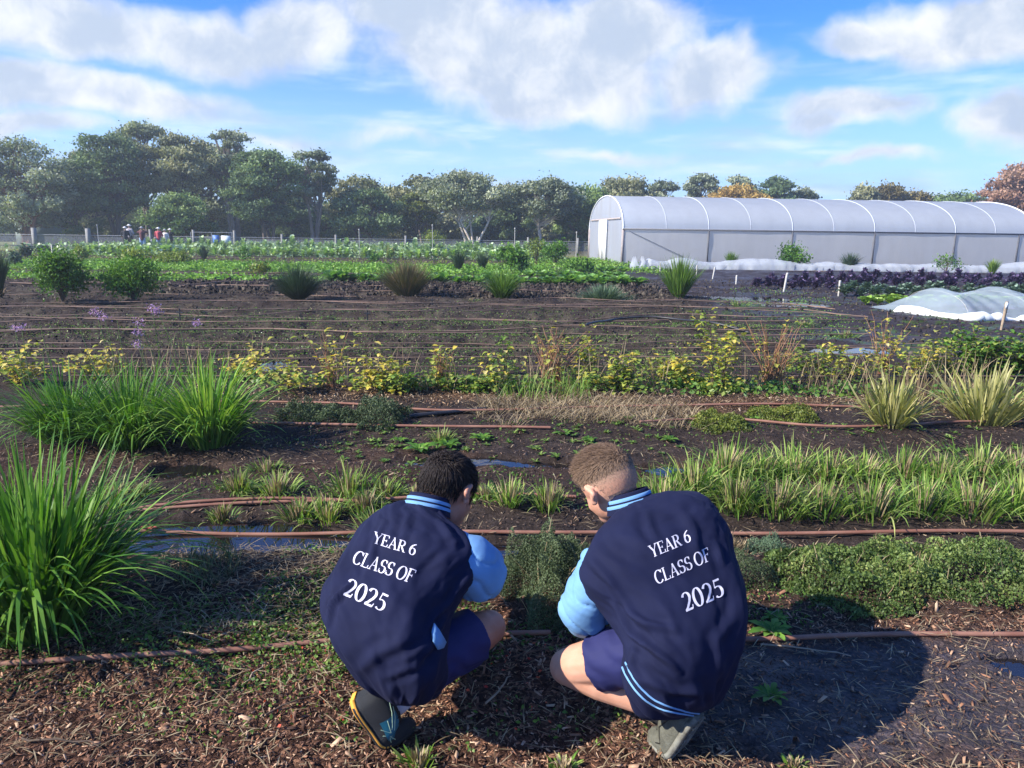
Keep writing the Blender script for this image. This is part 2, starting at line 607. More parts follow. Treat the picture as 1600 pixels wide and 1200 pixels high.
col = t.mix(1.0, col, t.ramp(nz, [(.3, .45), (.55, 1.0), (.75, 2.1)]), 'MULTIPLY')
col = t.mix(1.0, col, t.ramp(nz2, [(.3, .7), (.7, 1.35)]), 'MULTIPLY')
hh = t.m('ADD', t.m('MULTIPLY', nz, 1.0), t.m('MULTIPLY', t.m('MULTIPLY', vo.outputs['Distance'], -.8), mu))
bp = t.n('ShaderNodeBump', inp={'Height': hh, 'Strength': 0.9, 'Distance': 0.02})
rg = t.m('SUBTRACT', .88, t.m('MULTIPLY', we, t.ramp(nz2, [(.42, .15), (.6, .62)])))
p = t.n('ShaderNodeBsdfPrincipled', inp={'Base Color': col, 'Roughness': rg, 'Specular IOR Level': t.m('ADD', .08, t.m('MULTIPLY', we, .5)), 'Normal': bp.outputs[0]})
t.n('ShaderNodeOutputMaterial', inp={0: p.outputs[0]})
gme.materials.append(gmat)
ground = bpy.data.objects.new('ground', gme)
COL.objects.link(ground)
tag(ground, kind='structure')

# standing water
wm = bpy.data.materials.new('puddle_water'); wm.use_nodes = True
t = NT(wm.node_tree); wm.node_tree.nodes.clear()
pos = t.n('ShaderNodeNewGeometry').outputs['Position']
bp = t.n('ShaderNodeBump', inp={'Height': t.noise(pos, 9, 3, .5), 'Strength': 0.06, 'Distance': 0.02})
p = t.n('ShaderNodeBsdfPrincipled', inp={'Base Color': (.012, .010, .010, 1), 'Roughness': .04, 'IOR': 1.6, 'Normal': bp.outputs[0]})
t.n('ShaderNodeOutputMaterial', inp={0: p.outputs[0]})
for cx, cy, rx, ry, dp in PUD:
    k = 40
    a = np.arange(k) * 2 * math.pi / k
    rr = 1.12 + .05 * np.sin(a * 3 + cx)
    V = np.vstack([[cx, cy, WL], np.stack([cx + rx * rr * np.cos(a), cy + ry * rr * np.sin(a), np.full(k, WL)], -1)])
    V[:, 2] += (PUD.index((cx, cy, rx, ry, dp)) * 0.0004)
    b = MB(); b.add(V, [(0, 1 + j, 1 + (j + 1) % k) for j in range(k)])
    tag(b.build('puddle', wm), kind='structure')

# ------------------------------------------------------------------ greenhouse
O = G(972, 413)
b0 = 2.25 * 10
d1 = Vector((0, 0, 0))
far = None
for k in range(200):                       # long side runs almost square to the view, receding a little
    a_ = 0.02 + k * 0.001
    e_ = O + Vector((math.cos(a_), math.sin(a_), 0)) * b0
    q = CM.transposed() @ (e_ - Vector((0, 0, CAMH)))
    if 800 + F * q.x / -q.z < 1609:
        far = a_; break
ga = far if far else 0.1
gl = Vector((math.cos(ga), math.sin(ga), 0)); gw = Vector((-math.sin(ga), math.cos(ga), 0))
GL, GW, EAVE, RISE = 22.5, 9.6, 1.80, 1.86
gh = empty('greenhouse', O, ga, 'long polytunnel greenhouse of pale grey plastic film with white sliding doors', 'greenhouse')


def film(name, col, tr):
    m_ = bpy.data.materials.new(name); m_.use_nodes = True
    t = NT(m_.node_tree); m_.node_tree.nodes.clear()
    tcn = t.n('ShaderNodeTexCoord')
    n_ = t.noise(t.v('MULTIPLY', tcn.outputs['Object'], (1, 1, .25)), 1.6, 4, .6)
    c = t.mix(1.0, col, t.ramp(n_, [(.3, .94), (.7, 1.03)]), 'MULTIPLY')
    bn = t.n('ShaderNodeBump', inp={'Height': t.noise(t.v('MULTIPLY', tcn.outputs['Object'], (1, 1, .3)), 3, 3), 'Strength': .12, 'Distance': .08})
    p = t.n('ShaderNodeBsdfPrincipled', inp={'Base Color': c, 'Roughness': .35, 'Specular IOR Level': .4, 'Normal': bn.outputs[0]})
    tl = t.n('ShaderNodeBsdfTranslucent', inp={0: c})
    mx = t.n('ShaderNodeMixShader', inp={0: .55, 1: p.outputs[0], 2: tl.outputs[0]})
    tp = t.n('ShaderNodeBsdfTransparent')
    m2 = t.n('ShaderNodeMixShader', inp={0: tr, 1: mx.outputs[0], 2: tp.outputs[0]})
    t.n('ShaderNodeOutputMaterial', inp={0: m2.outputs[0]})
    return m_


f_roof = film('film_roof', (.68, .72, .77), .07)
f_wall = film('film_wall', (.76, .74, .71), .10)
f_gable = film('film_gable', (.66, .69, .74), .2)
m_steel = plain('galvanised_steel', (.42, .42, .43), .45, .5, .6)
m_dark = plain('dark_steel', (.10, .10, .11), .5)
m_timber = plain('weathered_timber', (.36, .31, .29), .8)
m_white = plain('white_panel', (.82, .82, .80), .5, var=.05)
m_rib = plain('roof_rib_pale', (.52, .55, .60), .5, var=.05)
m_seam = plain('white_seam_tape', (.80, .82, .85), .5, var=.05)


def arch(s_):                              # s 0..1 over the width
    a_ = math.pi * s_
    return (GW / 2 - GW / 2 * math.cos(a_), EAVE + RISE * math.sin(a_) ** .95)


NA, NX = 32, 90
b = MB()
V = []
for i in range(NX + 1):
    x = GL * i / NX
    sag = 0.0
    for j in range(NA + 1):
        yy, zz = arch(j / NA)
        V.append((x, yy, zz - sag))
i0 = np.arange(NX)[:, None] * (NA + 1) + np.arange(NA)[None]
b.add(V, np.stack([i0, i0 + NA + 1, i0 + NA + 2, i0 + 1], -1).reshape(-1, 4))
b.build('roof_film', f_roof, gh)
for yy, nm in ((0.0, 'side_wall'), (GW, 'side_wall')):
    b = MB(); V = []
    for i in range(91):
        x = GL * i / 90
        for j in range(7):
            z = EAVE * j / 6
            V.append((x, yy + (0.02 * math.sin(x * 2.1 + j) * math.sin(math.pi * j / 6)), z))
    i0 = np.arange(90)[:, None] * 7 + np.arange(6)[None]
    b.add(V, np.stack([i0, i0 + 7, i0 + 8, i0 + 1], -1).reshape(-1, 4))
    b.build(nm, f_wall, gh)
DW0, DW1, DH = GW * .40, GW * .64, 2.35     # door opening
for gx in (0.0, GL):
    b = MB()
    for j in range(NA):
        (y0, z0), (y1, z1) = arch(j / NA), arch((j + 1) / NA)
        lo0 = lo1 = 0.0
        if gx == 0.0 and (y0 + y1) / 2 > DW0 and (y0 + y1) / 2 < DW1:
            lo0 = lo1 = DH
        b.add([(gx, y0, lo0), (gx, y1, lo1), (gx, y1, z1), (gx, y0, z0)], [(0, 1, 2, 3)])
    b.build('gable_film', f_gable, gh)
    b = MB()
    pts = [(gx - .02, *arch(j / NA)) for j in range(NA + 1)]
    b.tube(pts, .035, 6); b.build('gable_arch', m_seam, gh)
    b = MB(); b.tube([(gx - .03, .62, 2.35), (gx - .03, GW - .62, 2.35)], .055, 6)
    b.build('gable_rail', m_timber, gh)
    for yy in (0.03, GW - .03):
        b = MB()
        b.box((gx - .01, yy, EAVE / 2), (.12, .12, EAVE))
        b.build('corner_post', m_timber, gh)
    for yy in (2.2, DW0 - .1, DW1 + .1, 7.6):
        b = MB()
        zz = EAVE + RISE * math.sin(math.acos(1 - 2 * yy / GW)) ** .95
        b.box((gx + .04, yy, zz / 2), (.07, .07, zz - .05))
        b.build('gable_stud', m_timber, gh)
b = MB()
b.box((-.07, (DW0 * .5 + DW1 * .5) + .62, 1.16), (.05, 1.12, 2.32)); b.build('door', m_white, gh)
b = MB()
b.box((-.10, (DW0 * .5 + DW1 * .5) - .56, 1.16), (.05, 1.12, 2.32)); b.build('door', m_white, gh)
for k in range(1, 10):
    b = MB()
    pts = [(2.25 * k, arch(j / NA)[0], arch(j / NA)[1] + .012) for j in range(NA + 1)]
    b.tube(pts, .018 if k % 2 == 0 else .012, 6); b.build('roof_rib', m_rib, gh)
for yy in (-.03, GW + .03):
    b = MB()
    b.box((GL / 2, yy, EAVE), (GL + .1, .05, .07)); b.build('eave_rail', m_dark, gh)
for k, x in enumerate((4.5, 9.0, 13.5, 18.0, 21.6)):
    b = MB(); b.box((x, -.035, EAVE / 2 - .02), (.06, .05, EAVE)); b.build('side_post', m_dark, gh)
b = MB(); b.tube([(.3, -.04, 1.7), (3.6, -.04, .25)], .02, 5); b.build('side_brace', m_steel, gh)

# white net draped low along the foot of the greenhouse
m_net = plain('white_fleece', (.58, .62, .66), .8, alpha=.5, var=.12, scale=2)
p0, p1 = G(985, 420), G(1680, 428.5)
b = MB(); V = []
nl = 160
for i in range(nl + 1):
    q = p0.lerp(p1, i / nl)
    hgt_ = .30 + .22 * math.sin(i * .17 + 1.5 * math.sin(i * .071)) ** 2 * (.6 + .4 * math.sin(i * .05)) + .03 * random.random()
    if i < 7: hgt_ = .55 if i in (2, 5) else .2
    for j in range(9):
        a_ = math.pi * j / 8
        V.append((q.x + .05 * random.uniform(-1, 1), q.y + .55 - .6 * math.cos(a_) + .05 * random.uniform(-1, 1), hgt_ * math.sin(a_) ** .7 + .01))
i0 = np.arange(nl)[:, None] * 9 + np.arange(8)[None]
b.add(V, np.stack([i0, i0 + 9, i0 + 10, i0 + 1], -1).reshape(-1, 4))
tag(b.build('row_cover', m_net), 'long low white fleece row cover along the foot of the greenhouse', 'row cover')

# ------------------------------------------------------------------ trees
bark_pale = plain('bark_pale', (.62, .55, .48), .85, col2=(.40, .34, .29), scale=3)
bark_dark = plain('bark_dark', (.10, .08, .07), .9)
bark_mid = plain('bark_mid', (.24, .19, .16), .9)
bark_red = plain('bark_red', (.20, .10, .07), .9)
LM = {
    'dark': leafmat('leaf_tree_dark', [(.05, .09, .045), (.11, .17, .08), (.23, .31, .14)], .6, .25, .2, scale=.35),
    'grey': leafmat('leaf_tree_grey', [(.11, .145, .09), (.25, .29, .185), (.45, .48, .34)], .6, .25, .2, scale=.35),
    'olive': leafmat('leaf_tree_olive', [(.12, .14, .07), (.26, .27, .15), (.45, .44, .26)], .6, .25, .2, scale=.35),
    'green': leafmat('leaf_tree_green', [(.065, .12, .045), (.15, .23, .08), (.30, .39, .15)], .6, .28, .2, scale=.35),
    'lime': leafmat('leaf_tree_lime', [(.06, .09, .02), (.12, .15, .035), (.2, .22, .06)], .6, .3, .2, scale=.35),
    'gold': leafmat('leaf_tree_gold', [(.24, .15, .04), (.44, .29, .08), (.58, .42, .15)], .6, .3, .2, scale=.5),
    'rust': leafmat('leaf_tree_rust', [(.22, .12, .08), (.38, .22, .15), (.54, .36, .26)], .6, .3, .2, scale=.5),
    'straw': leafmat('leaf_tree_straw', [(.12, .10, .04), (.22, .18, .07), (.32, .27, .12)], .6, .3, .2, scale=.5),
}


def tree(name, label, cx, top, hw, dist, leaf, bark, low=.35, nclump=16, dens=230, size=None, group=None, lean=0.0, ntr=2, cs=.24, flatc=.62, base=None, seed=None):
    """cx, hw: where it stands across the view and its half width; top: where its tip reaches"""
    global rng
    keep = rng
    rng = np.random.default_rng(seed if seed is not None else int(cx * 7 + top))
    g = PD(cx, 380, dist)
    tp = PD(cx, top, dist)
    Ht = tp.z
    Rw = abs(PD(cx + hw * 1.12, top, dist).x - tp.x)
    gz = 0.0
    root = empty(name, (g.x, dist, gz), 0, label, 'tree', group)
    if size is None:
        size = .0036 * dist; dens *= .95; nclump = int(nclump * 2.1); cs = cs * .82
    tb = MB()
    lb = MB()
    stems = []
    for k in range(ntr):
        a_ = rng.uniform(0, 6.28)
        x0, y0 = rng.uniform(-.12, .12) * Rw * (ntr > 1), rng.uniform(-.4, .4) * (ntr > 1)
        xe = x0 + lean * Rw + (rng.uniform(-.45, .45) * Rw if ntr > 1 else rng.uniform(-.1, .1) * Rw)
        he = Ht * rng.uniform(.62, .8)
        mid = ((x0 + xe) / 2 + rng.uniform(-.12, .12) * Rw, y0, he * .5)
        P = np.array([(x0, y0, -.1), ((x0 * 2 + mid[0]) / 3, y0, he * .2), mid, ((xe * 2 + mid[0]) / 3, y0 + rng.uniform(-.5, .5), he * .78), (xe, y0 + rng.uniform(-.8, .8), he)])
        tt = np.linspace(0, 4, 17)
        Pi = np.stack([np.interp(tt, range(5), P[:, c]) for c in range(3)], -1)
        Pi[1:-1] = (Pi[:-2] + Pi[1:-1] * 2 + Pi[2:]) / 4
        r0 = Ht * .022 * rng.uniform(.8, 1.2)
        tb.tube(Pi, np.linspace(r0, r0 * .3, 17), 6)
        stems.append((Pi, r0))
    zlo = Ht * low
    for k in range(nclump):
        # clump centres fill an uneven dome
        for _ in range(30):
            u_ = rng.uniform(-1, 1, 3)
            if .35 < np.linalg.norm(u_) < 1 and u_[2] > -1:
                break
        if k < 4: u_ = np.array([(k - 1.5) * .28 + rng.uniform(-.1, .1), rng.uniform(-.3, .3), .93 - abs(k - 1.5) * .09])
        c = np.array([u_[0] * Rw * (1 - cs * .2) + lean * Rw * .6, u_[1] * Rw * .7, 0])
        top_ = Ht - Rw * cs * flatc * .9
        c[2] = zlo + (top_ - zlo) * (.5 + .5 * u_[2])
        cr = Rw * cs * rng.uniform(.75, 1.35)
        st, r0 = stems[rng.integers(len(stems))]
        ii = int(np.clip(np.searchsorted(st[:, 2], c[2] * rng.uniform(.45, .75)), 2, 15))
        s0 = st[ii]
        md = (s0 + c) / 2 + np.array([0, 0, -.08 * Ht * rng.uniform(-.3, 1)])
        tt = np.linspace(0, 1, 8)[:, None]
        Pb = (1 - tt) ** 2 * s0 + 2 * tt * (1 - tt) * md + tt ** 2 * c
        tb.tube(Pb, np.linspace(r0 * .42, r0 * .10, 8), 5, cap=False)
        for q in range(3):
            e_ = c + np.clip(rng.normal(size=3), -1, 1) * cr * .5
            j = rng.integers(3, 7)
            tb.tube([Pb[j], (Pb[j] + e_) / 2 + rng.normal(size=3) * cr * .1, e_], [r0 * .16, r0 * .1, r0 * .05], 4, cap=False)
        n = int(dens * (cr / (Rw * cs)) ** 2)
        d = rng.normal(size=(n, 3)); d /= np.linalg.norm(d, axis=1)[:, None]
        rad = rng.uniform(.25, 1, n) ** .6
        d[:, 2] = np.where(d[:, 2] < 0, d[:, 2] * .6, d[:, 2])
        rad = np.where(rng.uniform(0, 1, n) < .16, rad * rng.uniform(1.1, 1.7, n), rad)
        lump = 1 + .5 * vnoise(d[:, 0] * 2.5 + k, d[:, 1] * 2.5, 3, d[:, 2] * 2.5)
        C = c + d * (rad * lump)[:, None] * np.array([cr, cr, cr * flatc])
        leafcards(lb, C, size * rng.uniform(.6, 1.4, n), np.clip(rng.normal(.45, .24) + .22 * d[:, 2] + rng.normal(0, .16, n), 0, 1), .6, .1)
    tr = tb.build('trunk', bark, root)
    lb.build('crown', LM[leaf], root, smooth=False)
    rng = keep
    return root


tree('gum_tree', 'wide grey green gum tree with reddish trunk near the left edge of the tree line', 40, 207, 72, 58, 'grey', bark_red, .10, 34, 260, lean=0.1, ntr=3, cs=.3, seed=1)
tree('gum_tree', 'drooping pale gum tree half cut by the left edge of the picture', -60, 215, 60, 60, 'grey', bark_red, .1, 20, 240, cs=.32, seed=2)
tree('wattle_tree', 'dark green bushy tree left of the tallest crown with foliage to the ground', 122, 250, 44, 62, 'green', bark_dark, .06, 26, 260, cs=.34, seed=3)
tree('wattle_tree', 'dark rounded tree just left of the tallest grey gum', 180, 203, 56, 62, 'dark', bark_dark, .28, 30, 280, ntr=3, cs=.32, seed=4)
tree('gum_tree', 'tallest gum tree with a domed grey green top in the left group', 232, 186, 46, 66, 'grey', bark_dark, .38, 24, 260, ntr=2, cs=.34, seed=5)
tree('gum_tree', 'olive crowned gum tree with bare dark limbs below, right of the tallest gum', 292, 206, 56, 64, 'olive', bark_dark, .5, 26, 250, ntr=3, cs=.3, seed=6)
tree('gum_tree', 'light leafed gum tree with a narrow peaked top above the dark trees', 368, 198, 44, 66, 'grey', bark_mid, .45, 20, 230, ntr=3, cs=.32, seed=7)
tree('wattle_tree', 'broad dark green tree sloping down at the right of the tall group', 420, 226, 56, 62, 'dark', bark_dark, .22, 34, 270, ntr=3, cs=.32, seed=8)
tree('gum_tree', 'airy gum tree with sky showing through its thin crown', 492, 232, 38, 64, 'grey', bark_mid, .5, 16, 170, ntr=3, cs=.3, seed=9)
tree('wattle_tree', 'low dark green tree in front of the tall trunks at left centre', 285, 300, 46, 57, 'green', bark_dark, .1, 20, 240, cs=.34, seed=10)
tree('wattle_tree', 'dark green tree with a rounded olive top beside the airy gum', 560, 272, 46, 68, 'olive', bark_dark, .3, 20, 250, cs=.34, seed=11)
tree('wattle_tree', 'low dark flat topped tree at the middle left of the tree line', 578, 292, 52, 64, 'dark', bark_dark, .15, 24, 250, ntr=3, cs=.32, seed=12)
tree('gum_tree', 'olive brown gum tree between the dark tree and the white limbed gum', 662, 272, 50, 72, 'olive', bark_mid, .35, 26, 240, ntr=3, cs=.3, seed=13)
tree('wattle_tree', 'yellow green small tree in front of the olive brown gum', 648, 300, 28, 66, 'lime', bark_dark, .3, 14, 200, cs=.36, seed=14)
tree('white_gum_tree', 'pale gum tree with white spreading limbs in the middle of the tree line', 735, 266, 64, 66, 'grey', bark_pale, .48, 32, 190, ntr=4, cs=.27, seed=15)
tree('wattle_tree', 'dark green narrow tree behind the gap right of the white limbed gum', 806, 292, 34, 72, 'dark', bark_dark, .1, 18, 240, cs=.36, seed=16)
tree('white_gum_tree', 'grey gum tree with a pale forked trunk left of the greenhouse', 850, 277, 50, 66, 'grey', bark_pale, .42, 28, 210, ntr=2, cs=.29, seed=17)
tree('wattle_tree', 'mid green tree with a dense crown behind the left end of the greenhouse', 910, 285, 46, 70, 'green', bark_mid, .12, 26, 240, ntr=2, cs=.34, seed=18)
tree('gum_tree', 'tan and olive gum tree above the left end of the greenhouse roof', 968, 274, 50, 80, 'olive', bark_mid, .3, 26, 230, cs=.32, seed=19)
tree('gum_tree', 'grey green tree sloping down behind the second roof bay', 1030, 281, 32, 84, 'grey', bark_mid, .3, 16, 230, cs=.36, seed=20)
tree('gum_tree', 'round grey gum tree standing alone behind the greenhouse roof', 1093, 270, 30, 90, 'grey', bark_dark, .35, 18, 230, cs=.36, seed=21)
tree('gum_tree', 'dark gum tree top just right of the lone round gum', 1150, 272, 24, 100, 'grey', bark_dark, .5, 12, 230, cs=.4, seed=22)
tree('golden_tree', 'golden orange autumn tree behind the greenhouse roof', 1146, 288, 44, 88, 'gold', bark_mid, .3, 24, 260, cs=.34, seed=23)
tree('gum_tree', 'dark gum crown right of the golden tree', 1208, 277, 34, 92, 'dark', bark_dark, .4, 18, 240, cs=.36, seed=24)
tree('gum_tree', 'small dark gum crown last in the group right of the golden tree', 1248, 294, 22, 94, 'grey', bark_dark, .5, 10, 230, cs=.42, seed=25)
tree('poplar_tree', 'olive pointed tree at the left of the right hand clump behind the roof', 1346, 287, 24, 88, 'olive', bark_mid, .3, 14, 240, cs=.42, flatc=1.0, seed=26)
tree('poplar_tree', 'straw yellow pointed tree in the middle of the right hand clump', 1382, 286, 26, 92, 'straw', bark_mid, .3, 14, 240, cs=.42, flatc=1.1, seed=27)
tree('poplar_tree', 'straw yellow thin tree between the pointed tree and the low dark one', 1424, 294, 26, 92, 'straw', bark_mid, .3, 12, 220, cs=.42, flatc=1.1, seed=28)
tree('wattle_tree', 'low spreading green tree left of the rust coloured tree', 1486, 299, 52, 94, 'green', bark_mid, .4, 20, 240, cs=.32, seed=29)
tree('rust_tree', 'large rust red autumn tree at the right edge behind the greenhouse', 1588, 254, 56, 84, 'rust', bark_mid, .2, 40, 260, cs=.3, seed=30)

tree('gum_tree', 'dim gum tree filling the sky gap behind the olive crowned gum', 325, 214, 56, 74, 'grey', bark_dark, .2, 30, 240, ntr=3, cs=.34, seed=31)
tree('wattle_tree', 'dim dark tree filling the gap left of the airy gum', 455, 250, 40, 74, 'dark', bark_dark, .1, 24, 240, ntr=3, cs=.34, seed=32)
tree('gum_tree', 'dim olive tree standing behind the gap right of the leaning limb', 150, 232, 52, 72, 'olive', bark_dark, .1, 26, 240, ntr=3, cs=.34, seed=33)
tree('gum_tree', 'olive tree closing the gap right of the rounded olive topped tree', 612, 288, 44, 78, 'grey', bark_dark, .1, 22, 240, ntr=2, cs=.34, seed=34)
tree('gum_tree', 'far tan gum tree top between the white limbed and grey gums', 790, 286, 40, 84, 'olive', bark_mid, .2, 22, 240, ntr=2, cs=.34, seed=35)

# low scrub closing the gaps under the trees
for i, (cx, top, hw, k) in enumerate([(95, 320, 40, 'grey'), (160, 318, 40, 'dark'), (225, 322, 42, 'green'), (330, 322, 40, 'grey'), (395, 318, 44, 'green'), (455, 322, 40, 'dark'),
                                      (520, 318, 40, 'green'), (620, 326, 34, 'olive'), (690, 330, 34, 'olive'), (770, 330, 34, 'dark'), (830, 332, 34, 'olive'), (880, 330, 30, 'green'), (10, 318, 44, 'green')]):
    tree('scrub_tree', 'low %s scrub tree closing the gap under the taller crowns, no. %s from the left' % ({'grey': 'grey green', 'dark': 'dark green', 'green': 'mid green', 'olive': 'olive'}[k], 'x'),
         cx, top, hw, 76 + (i % 3) * 2, k, bark_dark, .02, 18, 190, cs=.4, group='low scrub under the tree line', seed=100 + i)['label'] = \
        '%s scrub tree under the tree line, %s' % ({'grey': 'grey green', 'dark': 'dark green', 'green': 'mid green', 'olive': 'olive'}[k],
        ['beside the leaning red limb', 'below the dark rounded tree', 'behind the group of far people', 'behind the paddock gate', 'right of the paddock gate', 'under the broad dark tree', 'under the airy gum',
         'under the flat topped dark tree', 'under the yellow green tree', 'right of the white limbs', 'left of the pale forked trunk', 'just left of the greenhouse gable', 'at the far left edge'][i])

# far wood as one mass behind everything
b = MB()
for i in range(150):
    cx = -500 + i * 11.5 + rng.uniform(-6, 6)
    c = PD(cx, 380, 92 + rng.uniform(-4, 4)); c = np.array([c.x, c.y, 0])
    n = 330
    hh_ = rng.uniform(3.6, 5.6)
    C = c + np.stack([rng.normal(0, 1.3, n), rng.normal(0, 1.5, n), rng.uniform(0, 1, n) * hh_], -1)
    leafcards(b, C, rng.uniform(.3, .6, n), np.clip(rng.normal(.4, .2, n), 0, 1), .7, .1)
tag(b.build('far_wood', LM['dark'], smooth=False), kind='stuff')
# woods beyond the far right and left, out past the greenhouse
b = MB()
for i in range(120):
    c = PD(-900 + 30 * i, 380, 130 + rng.uniform(-10, 10)); c = np.array([c.x, c.y, 0])
    n = 70
    C = c + np.stack([rng.normal(0, 2.4, n), rng.normal(0, 2, n), rng.uniform(0, 1, n) * 3.4], -1)
    leafcards(b, C, rng.uniform(.6, 1.1, n), np.clip(rng.normal(.5, .2, n), 0, 1), .7, .1)
tag(b.build('distant_wood', LM['olive'], smooth=False), kind='stuff')

# ------------------------------------------------------------------ fence, gate, shed at the far side of the field
m_post = plain('fence_post_timber', (.22, .22, .21), .85)
fy = 50.5
fence = empty('paddock_fence', (0, fy, 0), 0, 'wire mesh paddock fence on grey timber posts beyond the vegetable rows', 'fence')
for i, px in enumerate([-150, -60, 55, 139, 236, 303, 367, 441, 525, 634, 746, 825, 903]):
    p = PD(px, 380, fy)
    b = MB(); h_ = 1.35 if px < 400 else 1.15
    w_ = .24 if px in (55, 139) else .13
    b.box((p.x, 0, h_ / 2), (w_, w_, h_ + .2)); b.build('post', m_post, fence)
m_wire = plain('fence_wire', (.25, .26, .28), .6, alpha=.38)
xa, xb_ = PD(-400, 380, fy).x, PD(930, 380, fy).x
b = MB(); b.add([(xa, .06, .05), (xb_, .06, .05), (xb_, .06, .92), (xa, .06, .92)], [(0, 1, 2, 3)]); b.build('wire_mesh', m_wire, fence)
b = MB(); b.tube([(xa, .06, 1.0), (xb_, .06, 1.0)], .015, 4); b.build('top_wire', m_steel, fence)
# gate
p = PD(330, 380, 49.6)
gate = empty('paddock_gate', (p.x - 1.0, 49.6, 0), 0, 'metal gate in the far fence with a blue and a white panel', 'gate')
b = MB()
for z in (.25, .6, .98, 1.3): b.tube([(-.3, 0, z), (2.4, 0, z)], .014, 5)
for x in (-.3, 1.05, 2.4): b.tube([(x, 0, .2), (x, 0, 1.32)], .018, 5)
b.build('gate_frame', m_steel, gate)
b = MB(); b.box((1.35, -.06, .82), (.42, .03, .62)); tag(b.build('blue_panel', plain('blue_board', (.07, .16, .42), .5), gate), 'blue panel')
b = MB(); b.box((2.0, -.06, .84), (.60, .03, .52)); tag(b.build('white_panel', plain('pale_board', (.62, .70, .74), .5), gate), 'white panel')
# shed
p = PD(66, 380, 66)
shed = empty('water_tank_shed', (p.x, 66, 0), 0, 'low grey green shed with a pale roof at the left behind the fence', 'shed')
b = MB(); b.box((0, 0, 1.0), (2.9, 2.4, 2.0)); b.build('wall', plain('shed_wall', (.18, .22, .20), .7), shed)
b = MB(); b.box((0, 0, 2.08), (3.3, 2.8, .12), M=Matrix.Rotation(.05, 3, 'Y')); b.build('roof', plain('shed_roof', (.55, .57, .6), .5), shed)
b = MB(); b.box((-.6, -1.22, .9), (.8, .06, 1.8)); b.build('door', plain('shed_door', (.10, .12, .12), .7), shed)

# ------------------------------------------------------------------ plants and crops
def broad(mb, base, azm, l0, l1, L, w, T, n=5, wave=.12, petiole=.25):
    """broad wavy leaves, three vertices across"""
    N = len(base)
    azm, l0, l1, L, w = [np.broadcast_to(np.asarray(a, float), (N,)) for a in (azm, l0, l1, L, w)]
    P = np.array(base, float)
    rows = []
    for i in range(n + 1):
        s_ = i / n
        th = l0 + (l1 - l0) * s_ ** 1.3
        if i:
            P = P + (L / n)[:, None] * np.stack([np.sin(th) * np.cos(azm), np.sin(th) * np.sin(azm), np.cos(th)], -1)
        q = max(0, (s_ - petiole) / (1 - petiole))
        wid = w * (.06 + .94 * math.sin(math.pi * min(1, q * .92 + .04)) ** .7) if s_ >= petiole else w * .06
        sd_ = np.stack([-np.sin(azm), np.cos(azm), np.zeros(N)], -1)
        nrm = np.stack([-np.cos(th) * np.cos(azm), -np.cos(th) * np.sin(azm), np.sin(th)], -1)
        lift = (wid * (.18 + wave * rng.uniform(-1, 1, N)))[:, None]
        lift2 = (wid * (.18 + wave * rng.uniform(-1, 1, N)))[:, None]
        rows.append(np.stack([P - sd_ * wid[:, None] / 2 + nrm * lift, P, P + sd_ * wid[:, None] / 2 + nrm * lift2], 1))
    V = np.stack(rows, 1)
    i0 = (np.arange(N)[:, None, None] * (3 * (n + 1)) + np.arange(n)[None, :, None] * 3 + np.arange(2)[None, None])
    Fa = np.stack([i0, i0 + 1, i0 + 4, i0 + 3], -1).reshape(-1, 4)
    tt = np.broadcast_to(np.asarray(T, float), (N,))[:, None, None] + np.array([0, .12, 0])[None, None] + np.zeros((1, n + 1, 1))
    mb.add(V.reshape(-1, 3), Fa, np.clip(tt, 0, 1).reshape(-1))


